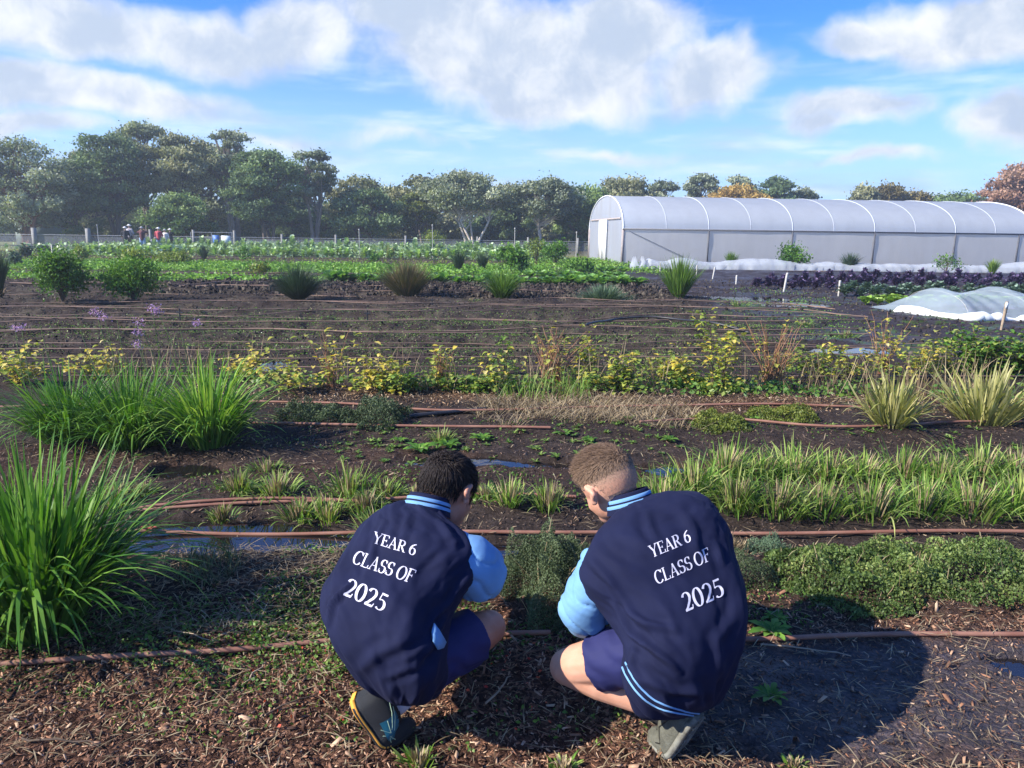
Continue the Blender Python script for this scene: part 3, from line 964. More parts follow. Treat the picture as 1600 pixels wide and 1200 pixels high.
M = {
    'kale': leafmat('leaf_kale', [(.14, .25, .10), (.30, .44, .20), (.56, .66, .44)], .45, .2, .4),
    'cab': leafmat('leaf_cabbage', [(.15, .29, .08), (.32, .50, .15), (.55, .66, .34)], .4, .25, .5),
    'chard': leafmat('leaf_chard', [(.06, .17, .03), (.15, .32, .07), (.34, .50, .18)], .4, .3, .4),
    'blue': leafmat('leaf_bluekale', [(.05, .09, .06), (.11, .18, .12), (.23, .31, .24)], .5, .15, .4),
    'purple': leafmat('leaf_purple', [(.03, .018, .05), (.07, .045, .11), (.15, .11, .21)], .5, .1, .4),
    'lettuce': leafmat('leaf_lettuce', [(.14, .26, .03), (.26, .42, .06), (.42, .56, .14)], .4, .35, .4),
    'carpet': leafmat('leaf_carpet', [(.08, .20, .025), (.18, .36, .045), (.34, .50, .10)], .5, .3, .3, scale=.8),
    'bush': leafmat('leaf_bush', [(.035, .10, .014), (.085, .20, .022), (.20, .36, .05)], .5, .3, .3),
    'ybush': leafmat('leaf_ybush', [(.10, .15, .02), (.20, .26, .04), (.33, .37, .09)], .5, .3, .3),
    'rush': leafmat('leaf_rush', [(.02, .045, .02), (.04, .08, .035), (.09, .13, .07)], .5, .1, .3),
    'brush': leafmat('leaf_brownrush', [(.05, .07, .025), (.11, .12, .045), (.25, .18, .10)], .55, .15, .3),
    'grass': leafmat('leaf_grass', [(.04, .10, .012), (.10, .20, .025), (.24, .34, .08)], .45, .3, .4),
    'strap': leafmat('leaf_strap', [(.022, .075, .014), (.07, .19, .022), (.22, .38, .06)], .5, .28, .22, var=.25),
    'strapb': leafmat('leaf_strap_bright', [(.035, .11, .016), (.11, .26, .03), (.34, .48, .10)], .5, .3, .22, var=.25),
    'varieg': leafmat('leaf_variegated', [(.10, .15, .03), (.28, .28, .08), (.50, .46, .20)], .5, .25, .4),
    'tuft': leafmat('leaf_tuft', [(.05, .12, .02), (.14, .26, .035), (.40, .44, .14)], .5, .3, .25),
    'dry': leafmat('leaf_dry', [(.12, .085, .05), (.26, .19, .11), (.45, .36, .22)], .7, .15, .2),
    'thyme': leafmat('leaf_thyme', [(.04, .06, .03), (.09, .13, .06), (.20, .24, .13)], .6, .15, .2),
    'lav': leafmat('leaf_lavender', [(.06, .10, .06), (.12, .19, .11), (.22, .30, .19)], .6, .15, .2),
    'oreg': leafmat('leaf_oregano', [(.045, .085, .022), (.14, .21, .055), (.36, .40, .13)], .5, .28, .3, scale=7),
    'olive': leafmat('leaf_olive_mat', [(.06, .09, .015), (.15, .19, .03), (.34, .33, .07)], .5, .25, .3, scale=7),
    'rasp': leafmat('leaf_raspberry', [(.04, .10, .02), (.10, .19, .03), (.20, .28, .05), (.40, .42, .09), (.66, .50, .07), (.64, .56, .26)], .5, .35, .3, var=.2),
    'raspg': leafmat('leaf_raspberry_green', [(.04, .11, .015), (.09, .20, .03), (.20, .30, .06), (.45, .45, .10)], .45, .3, .4, var=.25),
    'weed': leafmat('leaf_weed', [(.04, .10, .018), (.11, .21, .035), (.27, .36, .09)], .5, .3, .3, scale=8),
}
m_stem = plain('green_stem', (.12, .17, .05), .6)
m_cane = plain('red_cane', (.24, .10, .05), .6, col2=(.34, .20, .11), scale=20)
m_wood = plain('shrub_wood', (.10, .07, .05), .85)
m_flower = leafmat('flower_purple', [(.26, .13, .36), (.42, .24, .55), (.62, .42, .70)], .5, .35, .2)


def veg(name, label, cat, group, mat, nleaf, L, w, l0, l1, pos_list, h0=.0, nvar=3, wave=.15, sc=(.8, 1.2), heart=False, stemh=0):
    """a row crop: a few different plants, copied along the row"""
    protos = []
    for k in range(nvar):
        b = MB()
        n = nleaf
        az_ = np.arange(n) * 2.4 + U(-.3, .3, n)
        f = np.linspace(0, 1, n)
        base = np.stack([np.zeros(n), np.zeros(n), h0 + stemh * f[::-1] * U(.7, 1, n)], -1)
        broad(b, base, az_, l0 * (.4 + .8 * f) , l1 * (.45 + .65 * f), L * U(.8, 1.15, n) * (.75 + .25 * f), w * U(.8, 1.15, n), np.clip(U(.2, .7, n) + .15 * (1 - f), 0, 1), wave=wave)
        protos.append(b.mesh(name, True))
        protos[-1].materials.append(mat)
    for i, (x, y) in enumerate(pos_list):
        o = bpy.data.objects.new(name, protos[i % nvar])
        COL.objects.link(o)
        s_ = random.uniform(*sc)
        o.location = (x, y, hz(x, y) - .01); o.scale = (s_, s_, s_ * random.uniform(.9, 1.1)); o.rotation_euler = (0, 0, random.uniform(0, 6.28))
        tag(o, label, cat, group)


def rowpts(x0, x1, dep, sp, jx=.08, jy=.08):
    a, c = PD(x0, 400, dep).x, PD(x1, 400, dep).x
    n = int((c - a) / sp)
    return [(a + (i + .5) * sp + random.uniform(-jx, jx), dep + random.uniform(-jy, jy)) for i in range(n)]


veg('kale_plant', 'tall pale green kale plant in the rear crop row before the fence', 'kale plant', 'kale plants in the rear row', M['kale'], 30, .40, .20, .4, 1.55, rowpts(196, 770, 46.5, .42) + rowpts(1010 - 380, 880, 44.5, .5), stemh=.78)
veg('cabbage_plant', 'leafy cabbage plant in the front line of the rear crop rows', 'cabbage plant', 'cabbage plants in the far rows', M['cab'], 22, .40, .22, .3, 1.4, rowpts(130, 560, 42.5, .42) + rowpts(560, 860, 41.5, .5), stemh=.30)
veg('chard_plant', 'lush bright green chard plant in the row before the brown beds', 'chard plant', 'chard plants in the middle row', M['chard'], 26, .42, .19, .5, 1.5, rowpts(508, 1020, 21.9, .33, .06, .18), stemh=.05, wave=.2)
veg('chard_plant', 'smaller chard plant in the second line behind the chard row', 'chard plant', 'chard plants in the second line', M['chard'], 20, .34, .16, .5, 1.5, rowpts(820, 990, 25.5, .38, .06, .3) + rowpts(900, 985, 30, .4, .06, .5), stemh=.05, wave=.2)
veg('purple_kale_plant', 'dark purple curly kale plant in the rows before the greenhouse', 'kale plant', 'purple kale plants', M['purple'], 60, .24, .075, .3, 1.6, rowpts(1185, 1660, 23.6, .38) + rowpts(1200, 1660, 25.4, .38) + rowpts(1290, 1680, 27.5, .42) + rowpts(1180, 1320, 22.0, .34), stemh=.22, wave=.5)
veg('blue_kale_plant', 'blue green kale plant in the rows between purple kale and lettuce', 'kale plant', 'blue green kale plants', M['blue'], 56, .28, .085, .3, 1.6, rowpts(1318, 1680, 19.6, .36) + rowpts(1330, 1680, 21.2, .40), stemh=.15, wave=.35)
veg('lettuce_plant', 'lime green lettuce at the end of the path beside the net tunnel', 'lettuce', 'lime green lettuces', M['lettuce'], 18, .24, .20, .25, 1.35, rowpts(1352, 1480, 17.2, .27) + rowpts(1375, 1660, 18.1, .29), wave=.3)
veg('netted_crop_plant', 'dull purple leafy plant growing under the white net tunnel', 'leafy plant', 'plants under the net tunnel', M['purple'], 34, .20, .09, .6, 1.7, rowpts(1480, 1700, 14.9, .3) + rowpts(1480, 1700, 15.6, .3), wave=.3)


def carpet(name, mat, quads, dens, size, hgt_, flat=.5, patch=None, up=.5, aspect=.6, kind='stuff'):
    """ground cover scattered over patches given by centre, half width and half depth in metres"""
    b = MB()
    for cx, cy, rx, ry, dmul in quads:
        n = int(4 * rx * ry * dens * dmul)
        x, y = U(cx - rx, cx + rx, n), U(cy - ry, cy + ry, n)
        q = np.maximum(np.abs(x - cx) / rx, np.abs(y - cy) / ry) if patch is None else np.sqrt(((x - cx) / rx) ** 2 + ((y - cy) / ry) ** 2)
        k = q + (.45 if patch is None else .5) * fbm(x * (patch or 2.0), y * (patch or 2.0), 77, 3) < 1.0
        x, y = x[k], y[k]; n = len(x)
        if n == 0: continue
        z = hgt(x, y) + U(0, 1, n) ** 1.5 * hgt_
        leafcards(b, np.stack([x, y, z], -1), size * U(.6, 1.3, n), np.clip(.45 + .3 * vnoise(x * 3, y * 3, 8) + rng.normal(0, .17, n), 0, 1), aspect, up, flat)
    return tag(b.build(name, mat, smooth=False), kind=kind)


def pxbox(x0, x1, y0, y1, m=1.0):
    a, c = G((x0 + x1) / 2, y1), G((x0 + x1) / 2, y0)
    cy = (a.y + c.y) / 2
    return (PD((x0 + x1) / 2, 500, cy).x, cy, abs(PD(x1, 500, cy).x - PD(x0, 500, cy).x) / 2, abs(c.y - a.y) / 2, m)


carpet('seedlings', M['carpet'], [pxbox(-60, 860, 412, 427, 1.6), pxbox(40, 500, 434, 443, 1.1), pxbox(-80, 420, 431, 437, 1.0), pxbox(820, 1000, 405, 428, .8), pxbox(130, 260, 397, 402, .5), pxbox(500, 700, 437, 446, .4)], 75, .11, .16)
carpet('field_weeds', M['ybush'], [pxbox(-60, 880, 405, 411, .6), pxbox(-60, 900, 428, 434, .35), pxbox(880, 925, 380, 392, 2), pxbox(-60, 160, 395, 402, .5)], 22, .12, .12)
carpet('far_grass', M['ybush'], [pxbox(-200, 175, 384, 391, .5)], 9, .2, .08)
carpet('rear_crop_leaves', M['kale'], [pxbox(150, 870, 390, 404, 1)], 26, .26, .62)
m_mixed = M['weed']


# ---- shrubs out in the field
def shrub(name, label, cx, base, top, hw, mat, n, size, cat='shrub', group=None, tall=1.0, stems=6, z0=.02, shape='dome'):
    g = GZ(cx, base); dist = g.y
    Ht = PD(cx, top, dist).z - g.z
    Rw = abs(PD(cx + hw, base, dist).x - g.x)
    if Rw > 1.0 and size < .09: Ht *= .9; Rw *= .86
    root = empty(name, g, 0, label, cat, group)
    sb, lb = MB(), MB()
    ends = []
    for k in range(stems * 3):
        a_, r_ = U(0, 6.28), U(0, 1) ** .5
        zz = U(.35, .92)
        wr = math.sqrt(max(.05, 1 - ((zz - .45) / .62) ** 2)) if shape == 'dome' else (1.15 - zz)
        e_ = np.array([r_ * Rw * .8 * wr * math.cos(a_), r_ * Rw * .8 * wr * math.sin(a_), Ht * zz])
        ends.append(e_)
        if k < stems * 2:
            m_ = e_ * np.array([.35, .35, .55])
            sb.tube([(0, 0, -.02), m_, e_], [Ht * .014, Ht * .010, Ht * .004], 4, cap=False)
    ends = np.array(ends)
    idx = rng.integers(0, len(ends), n)
    C = ends[idx] + rng.normal(size=(n, 3)) * np.array([Rw * .22, Rw * .22, Ht * .13])
    C[:, 2] = np.maximum(np.abs(C[:, 2]), z0)
    # a few shoots stick out
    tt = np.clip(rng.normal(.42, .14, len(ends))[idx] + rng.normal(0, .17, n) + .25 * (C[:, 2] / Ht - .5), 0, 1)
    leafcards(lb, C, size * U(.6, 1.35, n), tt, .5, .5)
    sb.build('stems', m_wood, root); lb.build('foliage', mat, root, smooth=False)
    return root


def rush(name, label, cx, base, top, hw, mat, n, w, cat='rush clump', group=None, lean=None, droop=1.4, l0=.25, jit=.12, tlo=.15, thi=.7, n_seg=5, spread=.2, zoff=0.0, curl=1.0, flop=0.0, tilt=0.0):
    """clump of blades; size from where its top and sides reach"""
    g = GZ(cx, base); dist = g.y
    Ht = PD(cx, top, dist).z - g.z
    Rw = abs(PD(cx + hw, base, dist).x - g.x)
    b = MB()
    a_ = U(0, 2 * math.pi, n)
    r_ = U(0, 1, n) ** .7
    maxl = math.atan2(Rw, Ht) * 1.25
    L1 = r_ * maxl * curl * 1.25 + jit
    L = (Ht * 1.08 + (math.hypot(Rw, Ht * .75) - Ht) * r_) * U(.62, 1.08, n)
    if flop:
        fl = U(0, 1, n) < flop
        L1 = np.where(fl, U(1.2, 2.5, n), L1 + rng.normal(0, .38, n))
        L = np.where(fl, L * U(.7, 1.1, n), L * U(.65, 1.02, n))
    rb = Rw * spread * r_
    base_ = np.stack([rb * np.cos(a_), rb * np.sin(a_), np.full(n, -.01)], -1)
    blades(b, base_, a_ + U(-.3, .3, n), r_ * maxl * l0 * 2 + (U(-.05, .05, n) if not flop else rng.normal(0, .14, n)), L1 + U(-.1, .1, n), L, w * U(.7, 1.2, n), np.clip(U(tlo, thi, n) + .1 * (1 - r_), 0, 1), n=n_seg, droop=droop, taper=5.0 if flop else 2.4)
    root = empty(name, g, 0, label, cat, group)
    b.build('leaves', mat, root)
    c = MB(); k_ = 26; a2 = U(0, 6.28, k_); r2 = U(0, 1, k_) * Rw * spread * .6
    blades(c, np.stack([r2 * np.cos(a2), r2 * np.sin(a2), np.full(k_, -.02)], -1), a2, .5, U(.8, 1.6, k_), Ht * U(.12, .35, k_) + .02, w * 1.3, U(0, .6, k_), n=3, taper=8)
    c.build('dead_leaves', M['dry'], root)
    return root


shrub('green_bush', 'rounded bright green bush at the left edge of the brown beds', 98, 470, 400, 36, M['bush'], 6500, .062, stems=14, z0=.04)
shrub('green_bush', 'wide low green bush second from the left before the seedling rows', 210, 471, 410, 48, M['bush'], 6500, .062, stems=15, z0=.04)
shrub('yellow_green_bush', 'small yellow green bush just behind the wide low green bush', 212, 436, 392, 26, M['ybush'], 700, .12)
shrub('yellow_green_bush', 'light yellow green bush left of centre beyond the seedlings', 272, 414, 395, 30, M['ybush'], 800, .14)
rush('rush_clump', 'dark rush clump cut by the left edge of the picture', -2, 467, 385, 22, M['rush'], 700, .016, lean=.3)
rush('rush_clump', 'rounded dark green rush clump at the front left of the beds', 466, 467, 413, 42, M['rush'], 1500, .012, l0=.6, curl=1.1)
rush('rush_clump', 'olive brown rush ball in the centre of the field', 635, 468, 405, 37, M['brush'], 1800, .014, l0=.55, thi=1.0, curl=1.15)
rush('rush_clump', 'narrow dark rush behind the chard, left of a pair', 716, 424, 389, 15, M['rush'], 350, .02)
rush('rush_clump', 'narrow dark rush behind the chard, right of a pair', 754, 421, 392, 14, M['rush'], 300, .02)
rush('grass_clump', 'arching light green grass clump in front of the chard row', 785, 469, 418, 36, M['grass'], 500, .022, cat='grass clump', l0=.3, curl=1.6, droop=1.3)
rush('grass_clump', 'tall upright green grass clump at the end of the brown beds by the path', 1060, 467, 399, 31, M['grass'], 520, .024, cat='grass clump', l0=.5)
shrub('green_bush', 'bright green bush behind the arching grass clump', 800, 428, 388, 32, M['bush'], 1600, .13)
shrub('green_bush', 'dark green bush left of the greenhouse gable', 868, 415, 380, 24, M['bush'], 1200, .13)
shrub('yellow_green_bush', 'thin olive bush right of the bright green bush', 838, 412, 376, 18, M['ybush'], 450, .13)
shrub('green_bush', 'small open bush low before the greenhouse corner', 905, 428, 403, 24, M['bush'], 600, .12)
shrub('yellow_green_bush', 'upright yellow green bush standing above the kale row', 676, 395, 360, 20, M['ybush'], 700, .16)
shrub('golden_shrub', 'small golden shrub in front of the kale row', 610, 405, 387, 9, M['varieg'], 260, .12)
shrub('grey_green_shrub', 'small green shrub between the golden shrub and the olive rush', 585, 412, 396, 12, M['bush'], 220, .12)
rush('rush_clump', 'small grey green rush on the left of the far rows', 319, 407, 380, 10, M['rush'], 240, .02)
shrub('young_tree', 'tiny dark topped young tree on a thin stem in the far rows', 380, 413, 384, 11, M['bush'], 240, .11, stems=3, z0=.25)
shrub('grey_green_shrub', 'small grey shrub at the left end of the far rows, nearer one', 25, 417, 395, 11, M['lav'], 400, .12)
shrub('grey_green_shrub', 'dark shrub at the left beside the paddock grass', 42, 405, 385, 10, M['rush'], 400, .14)
shrub('grey_green_shrub', 'low dark shrub left of the thick fence post foot', 62, 396, 382, 13, M['rush'], 400, .16)
shrub('grey_green_shrub', 'low dark shrub behind the round green bush', 84, 396, 384, 12, M['rush'], 300, .16)
shrub('tree_lucerne', 'upright olive shrub behind the round green bush', 128, 412, 386, 12, M['ybush'], 300, .14)
shrub('yellow_green_bush', 'faint olive bush among seedlings left of the dark rush', 405, 432, 412, 22, M['olive'], 320, .10)
rush('lavender_bush', 'low grey green lavender mound on the brown bed by the path', 941, 470, 446, 44, M['lav'], 1300, .018, cat='lavender', l0=.8, curl=1.0, spread=.6)
rush('rush_clump', 'green rush in front of the greenhouse, leftmost', 1142, 418, 393, 12, M['grass'], 300, .03)
shrub('green_bush', 'round bushy shrub in front of the greenhouse side wall', 1237, 421, 385, 25, M['bush'], 1500, .13)
rush('rush_clump', 'grey fan shaped rush in front of the greenhouse', 1327, 423, 395, 19, M['rush'], 420, .025)
shrub('young_tree', 'thin open shrub in front of the right half of the greenhouse', 1478, 428, 400, 22, M['bush'], 420, .10, stems=8)
rush('rush_clump', 'yellow green rush before the greenhouse at the far right', 1550, 428, 405, 13, M['tuft'], 300, .03)

# ------------------------------------------------------------------ drip hoses
m_hose = plain('brown_hose', (.21, .095, .065), .65, .25, col2=(.29, .15, .105), scale=5)
m_hosef = plain('pale_tan_hose', (.26, .17, .125), .7, .2, col2=(.13, .09, .07), scale=1.5)  # thin drip lines: the hose's own pale tan, mottled darker brown
m_black = plain('black_hose', (.02, .02, .022), .45, .5)


def hose(label, pts, r, mat, lift=.006, group=None, wob=.02, cat='irrigation hose', name='drip_hose', bridge=False):
    """pts: pixel waypoints on the ground"""
    W_ = [GZ(*p) for p in pts]
    P = []
    sd0 = random.uniform(0, 99)
    for a, c in zip(W_[:-1], W_[1:]):
        n = max(3, int((c - a).length / .12))
        for k in range(n):
            q = a.lerp(c, k / n); P.append((q.x, q.y))
    P.append((W_[-1].x, W_[-1].y))
    P = np.array(P)
    for _ in range(6):
        P[1:-1] = (P[:-2] + 2 * P[1:-1] + P[2:]) / 4
    P[:, 1] += wob * vnoise(P[:, 0] * .9 + sd0, P[:, 0] * 0 + sd0, 4)
    z = hgt(P[:, 0], P[:, 1])
    for _ in range(10):                    # a stiff hose bridges the small hollows
        zz = np.copy(z); zz[1:-1] = (z[:-2] + z[1:-1] + z[2:]) / 3; z = np.maximum(zz, hgt(P[:, 0], P[:, 1]) - .004)
    if True:
        for _ in range(60 if bridge else 8): z[1:-1] = (z[:-2] + z[1:-1] * 2 + z[2:]) / 4
    z = z + r + lift
    b = MB(); b.tube(np.column_stack([P, z]), r, 7)
    return tag(b.build(name, mat), label, cat, group)


hose('thick brown hose nearest the camera, left of the boys, between mulch and the big clump', [(-60, 1043), (120, 1030), (260, 1025), (300, 1024), (420, 1015), (560, 1000), (700, 1000), (860, 996)], .0105, m_hose, .004)
hose('brown hose running from the right boy to the right edge below the herb mat', [(1090, 1002), (1200, 1000), (1290, 995), (1420, 991), (1540, 991), (1680, 992)], .0105, m_hose, .004)
hose('straight brown hose spanning the blue puddle behind the boys', [(-80, 836), (230, 842), (550, 843), (800, 839), (1000, 838), (1150, 839), (1400, 838), (1680, 838)], .0105, m_hose, .012, wob=.004)
hose('curved brown hose behind the left puddle among the tufts, upper one', [(215, 796), (260, 790), (340, 782), (430, 779), (520, 784), (600, 792)], .0095, m_hose, .008)
hose('curved brown hose behind the left puddle, lower one', [(215, 800), (300, 794), (420, 787), (520, 790), (640, 782), (760, 772), (900, 780)], .0095, m_hose, .004)
hose('brown hose sagging past the dark thyme mound in the middle', [(0, 640), (250, 633), (400, 631), (530, 632), (600, 638), (660, 646), (740, 649), (830, 643), (900, 640), (1000, 640), (1090, 636), (1200, 631), (1330, 640), (1390, 640)], .0105, m_hose, .012)
hose('brown hose in front of the sagging one, ending by the dry grass', [(380, 663), (500, 667), (620, 669), (760, 671), (860, 672)], .0105, m_hose, .006)
hose('brown hose curving below the low yellow green mat to the right edge', [(1000, 664), (1080, 659), (1150, 658), (1230, 668), (1310, 674), (1400, 670), (1500, 664), (1680, 663)], .0105, m_hose, .014)
hose('short black pipe lying behind the sagging brown hose', [(640, 655), (700, 649), (760, 643)], .018, m_black, .004, name='black_pipe', cat='pipe')
hose('long black pipe bowed across the bare beds', [(915, 514), (960, 506), (1010, 503), (1060, 506), (1110, 511), (1170, 516)], .018, m_black, .03, name='black_pipe', cat='pipe')
rows = [(446, 'first'), (452, 'x'), (458, 'x'), (463, 'x'), (474, 'x'), (477, 'x'), (486, 'x'), (489, 'x'), (500, 'x'), (505, 'x'), (518, 'x'), (526, 'x'), (541, 'x'), (551, 'x'), (565, 'x'), (580, 'x'), (596, 'x')]
for i, (py, _) in enumerate(rows):
    xr = 1060 if py < 470 else (1180 if py < 492 else 1330)
    xr += random.randint(-60, 50)
    xl = 500 if py < 460 else -60
    if py > 530: xr = 1680
    pts = [(xl + (xr - xl) * k / 9, py + 2.2 - 3.2 * k / 9 + random.uniform(-1, 1) * (1.3 if py < 492 else .35)) for k in range(10)]
    if 470 < py < 492: pts += [(xr + 90, py + 3), (xr + 150, py + 9)]
    hose('thin brown drip hose laid along the bare brown beds', pts, .009 if py < 530 else .0065, m_hosef, .03 if py < 530 else .05, 'drip hoses along the bare beds', wob=.018, bridge=True)
for i, (py, x0, x1) in enumerate([(398, 60, 560), (402, 300, 860), (405, 60, 860), (430, 120, 480), (433, 60, 500), (445, -40, 460), (450, -40, 420), (395, 30, 160), (426, 1230, 1330)]):
    hose('thin pale brown drip hose between the green seedling rows', [(x0 + (x1 - x0) * k / 5, py + random.uniform(-.5, .5)) for k in range(6)], .018, m_hosef, .05, 'drip hoses between the seedling rows', wob=.1)

# thin valve risers on the drip lines
for i, (px, base, top, lab) in enumerate([(574, 512, 484, 'thin black riser stake standing among the drip hoses left of centre'), (282, 512, 482, 'black riser stake among the drip hoses at the left'),
                                          (1100, 512, 484, 'black riser stake beside the end of the bowed black pipe'), (675, 478, 466, 'short black riser stake beside the olive rush ball')]):
    p = GZ(px, base); h_ = PD(px, top, p.y).z - p.z
    b = MB(); b.tube([(p.x, p.y, p.z - .05), (p.x + .005, p.y, p.z + h_)], .012, 6); b.tube([(p.x - .05, p.y, p.z + h_ * .8), (p.x + .06, p.y, p.z + h_ * .78)], .014, 6)
    tag(b.build('riser_stake', m_black), lab, 'stake')

# ------------------------------------------------------------------ stakes by the path
m_stake = plain('white_stake', (.48, .46, .42), .8, var=.25, scale=20)
m_stakeb = plain('brown_stake', (.34, .26, .18), .85, var=.3, scale=20)
for px, base, top, w_, lean_, mt, lab in [
        (1031, 424, 410, .05, .05, m_stake, 'short white stake behind the tall grass clump'), (1088, 430, 414, .05, .03, m_stake, 'white stake just right of the tall grass clump'),
        (1113, 435, 417, .06, .18, m_stake, 'leaning white stake by the path before the fleece'), (1150, 445, 430, .06, .02, m_stake, 'short upright white stake at the end of the wet path'),
        (1224, 456, 426, .07, .14, m_stake, 'taller white stake leaning before the purple kale'), (1310, 463, 438, .06, .02, m_stake, 'upright white stake at the end of the blue green kale'),
        (1564, 515, 471, .055, .08, m_stakeb, 'weathered wooden stake standing before the net tunnel'), (66, 392, 380, .08, 0, m_stake, 'small white stake on the far left rows'), (82, 398, 382, .07, 0, m_stake, 'small white stake right of the other on the far left rows'),
        (1253, 447, 438, .03, 0, m_stake, 'tiny white marker peg right of the tall white stake')]:
    p = GZ(px, base); h_ = PD(px, top, p.y).z - p.z
    b = MB()
    V = []
    for z, s_ in ((-.1, .7), (h_ * .93, 1), (h_, .75)):
        for a, c in ((-1, -1), (1, -1), (1, 1), (-1, 1)):
            V.append((a * w_ / 2 * s_ + lean_ * max(z, 0), c * .012 * s_, z))
    b.add(V, [(0, 1, 5, 4), (1, 2, 6, 5), (2, 3, 7, 6), (3, 0, 4, 7), (4, 5, 9, 8), (5, 6, 10, 9), (6, 7, 11, 10), (7, 4, 8, 11), (8, 9, 10, 11)])
    o = b.build('garden_stake', mt, smooth=False, loc=p); tag(o, lab, 'stake')
    if px == 1564:
        b = MB(); b.box((lean_ * h_ * .86, -.016, h_ * .86), (.045, .004, .10)); b.build('label_tape', m_white, o)
# thin poles rising from the far crops
for px, base, top in [(156, 398, 352), (562, 398, 359), (676, 400, 352), (804, 400, 357), (900, 398, 363)]:
    p = PD(px, base, 43); h_ = PD(px, top, 43).z
    b = MB(); b.tube([(p.x, 43, 0), (p.x, 43, h_)], .018, 5); b.ball((p.x, 43, h_), .045, .5, 6, 4)
    tag(b.build('riser_pole', m_stake), 'thin pale riser pole standing up among the far crop rows', 'pole', 'riser poles in the far crop')

# ------------------------------------------------------------------ net tunnel at the right
m_tnet = plain('white_net', (.62, .74, .80), .7, alpha=.36, var=.1, scale=2, trans=.3)
m_tfold = plain('bunched_net', (.80, .82, .80), .8, alpha=.94, var=.12, scale=4)
t_root = empty('net_tunnel', G(1390, 488), 0, 'low white crop net tunnel with bunched hem over purple plants', 'crop net')
p0 = G(1388, 488); ofs = p0
b = MB(); V = []
NN, NJ = 90, 22
for i in range(NN + 1):
    f = i / NN
    x = f * 4.3
    s1 = f * 4.3
    env = sstep(0, .95, x) * 1.0
    pk = .36 + .15 * math.exp(-((x - .85) / .4) ** 2) + .17 * math.exp(-((x - 2.1) / .45) ** 2) + .12 * math.exp(-((x - 3.7) / .5) ** 2)
    hh_ = float(env) * pk
    yl = -.15 - 1.35 * float(sstep(.1, .9, x)) - .12 * math.sin(x * 3) * f
    yr = 1.15
    for j in range(NJ + 1):
        g_ = j / NJ
        yy = yl + (yr - yl) * g_
        ridge = math.sin(math.pi * g_) ** .8
        fold = .05 * math.sin(x * 9 + 3 * g_) * (1 - g_) * (.3 + .7 * float(sstep(.2, 1, x)))
        V.append((x, yy, .02 + hh_ * ridge * (1 + fold) + .018 * math.sin(x * 21 + g_ * 4) * ridge))
i0 = np.arange(NN)[:, None] * (NJ + 1) + np.arange(NJ)[None]
b.add(V, np.stack([i0, i0 + NJ + 1, i0 + NJ + 2, i0 + 1], -1).reshape(-1, 4))
b.build('net', m_tnet, t_root)
b = MB()
x = np.linspace(0, 4.3, 120)
yl = -.15 - 1.35 * sstep(.1, .9, x) - .12 * np.sin(x * 3) * x / 4.3
rr = .045 + .03 * vnoise(x * 6, x * 0, 3) + .05 * np.exp(-((x - 1.1) / .5) ** 2) + .04 * np.exp(-((x - .3) / .3) ** 2)
b.tube(np.column_stack([x, yl - .02 + .03 * vnoise(x * 9, x, 2), rr * .6 + .01]), rr, 9)
b.build('bunched_hem', m_tfold, t_root)
for xx in (.85, 2.1, 3.7):
    a_ = np.linspace(0, math.pi, 14)
    b = MB(); b.tube(np.column_stack([np.full(14, xx), -.15 - 1.25 * np.cos(a_) * .95, .02 + .46 * np.sin(a_) ** .8]), .004, 5)
    b.build('hoop', m_stake, t_root)

# ------------------------------------------------------------------ foreground clumps
rush('strap_leaf_clump', 'big strap leaved green clump filling the lower left corner', 62, 985, 684, 172, M['strap'], 900, .0150, cat='plant clump', n_seg=9, l0=.32, curl=1.25, droop=1.5, spread=.32, tlo=.1, thi=.8, flop=.38)
rush('strap_leaf_clump', 'strap leaved clump leftmost of the three behind, with yellowed tips', 112, 684, 572, 112, M['strap'], 560, .0125, cat='plant clump', n_seg=8, l0=.3, curl=1.35, droop=1.6, spread=.35, tlo=.1, thi=.85, flop=.30)
rush('strap_leaf_clump', 'middle one of the three strap leaved clumps in a row', 208, 694, 566, 108, M['strap'], 600, .0125, cat='plant clump', n_seg=8, l0=.3, curl=1.35, droop=1.6, spread=.35, tlo=.1, thi=.85, flop=.30)
rush('strap_leaf_clump', 'brightest strap leaved clump, rightmost of the three, leaves bending to the puddle', 328, 694, 550, 104, M['strapb'], 560, .0135, cat='plant clump', n_seg=9, l0=.26, curl=1.55, droop=1.5, spread=.3, tlo=.15, thi=.85, flop=.30)
rush('variegated_clump', 'cream striped strap leaf clump left of the pair at the right', 1392, 664, 566, 56, M['varieg'], 200, .019, cat='plant clump', n_seg=6, l0=.5, curl=.95, spread=.4, tlo=.2, thi=1, flop=.1)
rush('variegated_clump', 'wider cream striped strap leaf clump at the right edge', 1538, 660, 560, 74, M['varieg'], 270, .019, cat='plant clump', n_seg=6, l0=.5, curl=1.0, spread=.45, tlo=.2, thi=1, flop=.1)

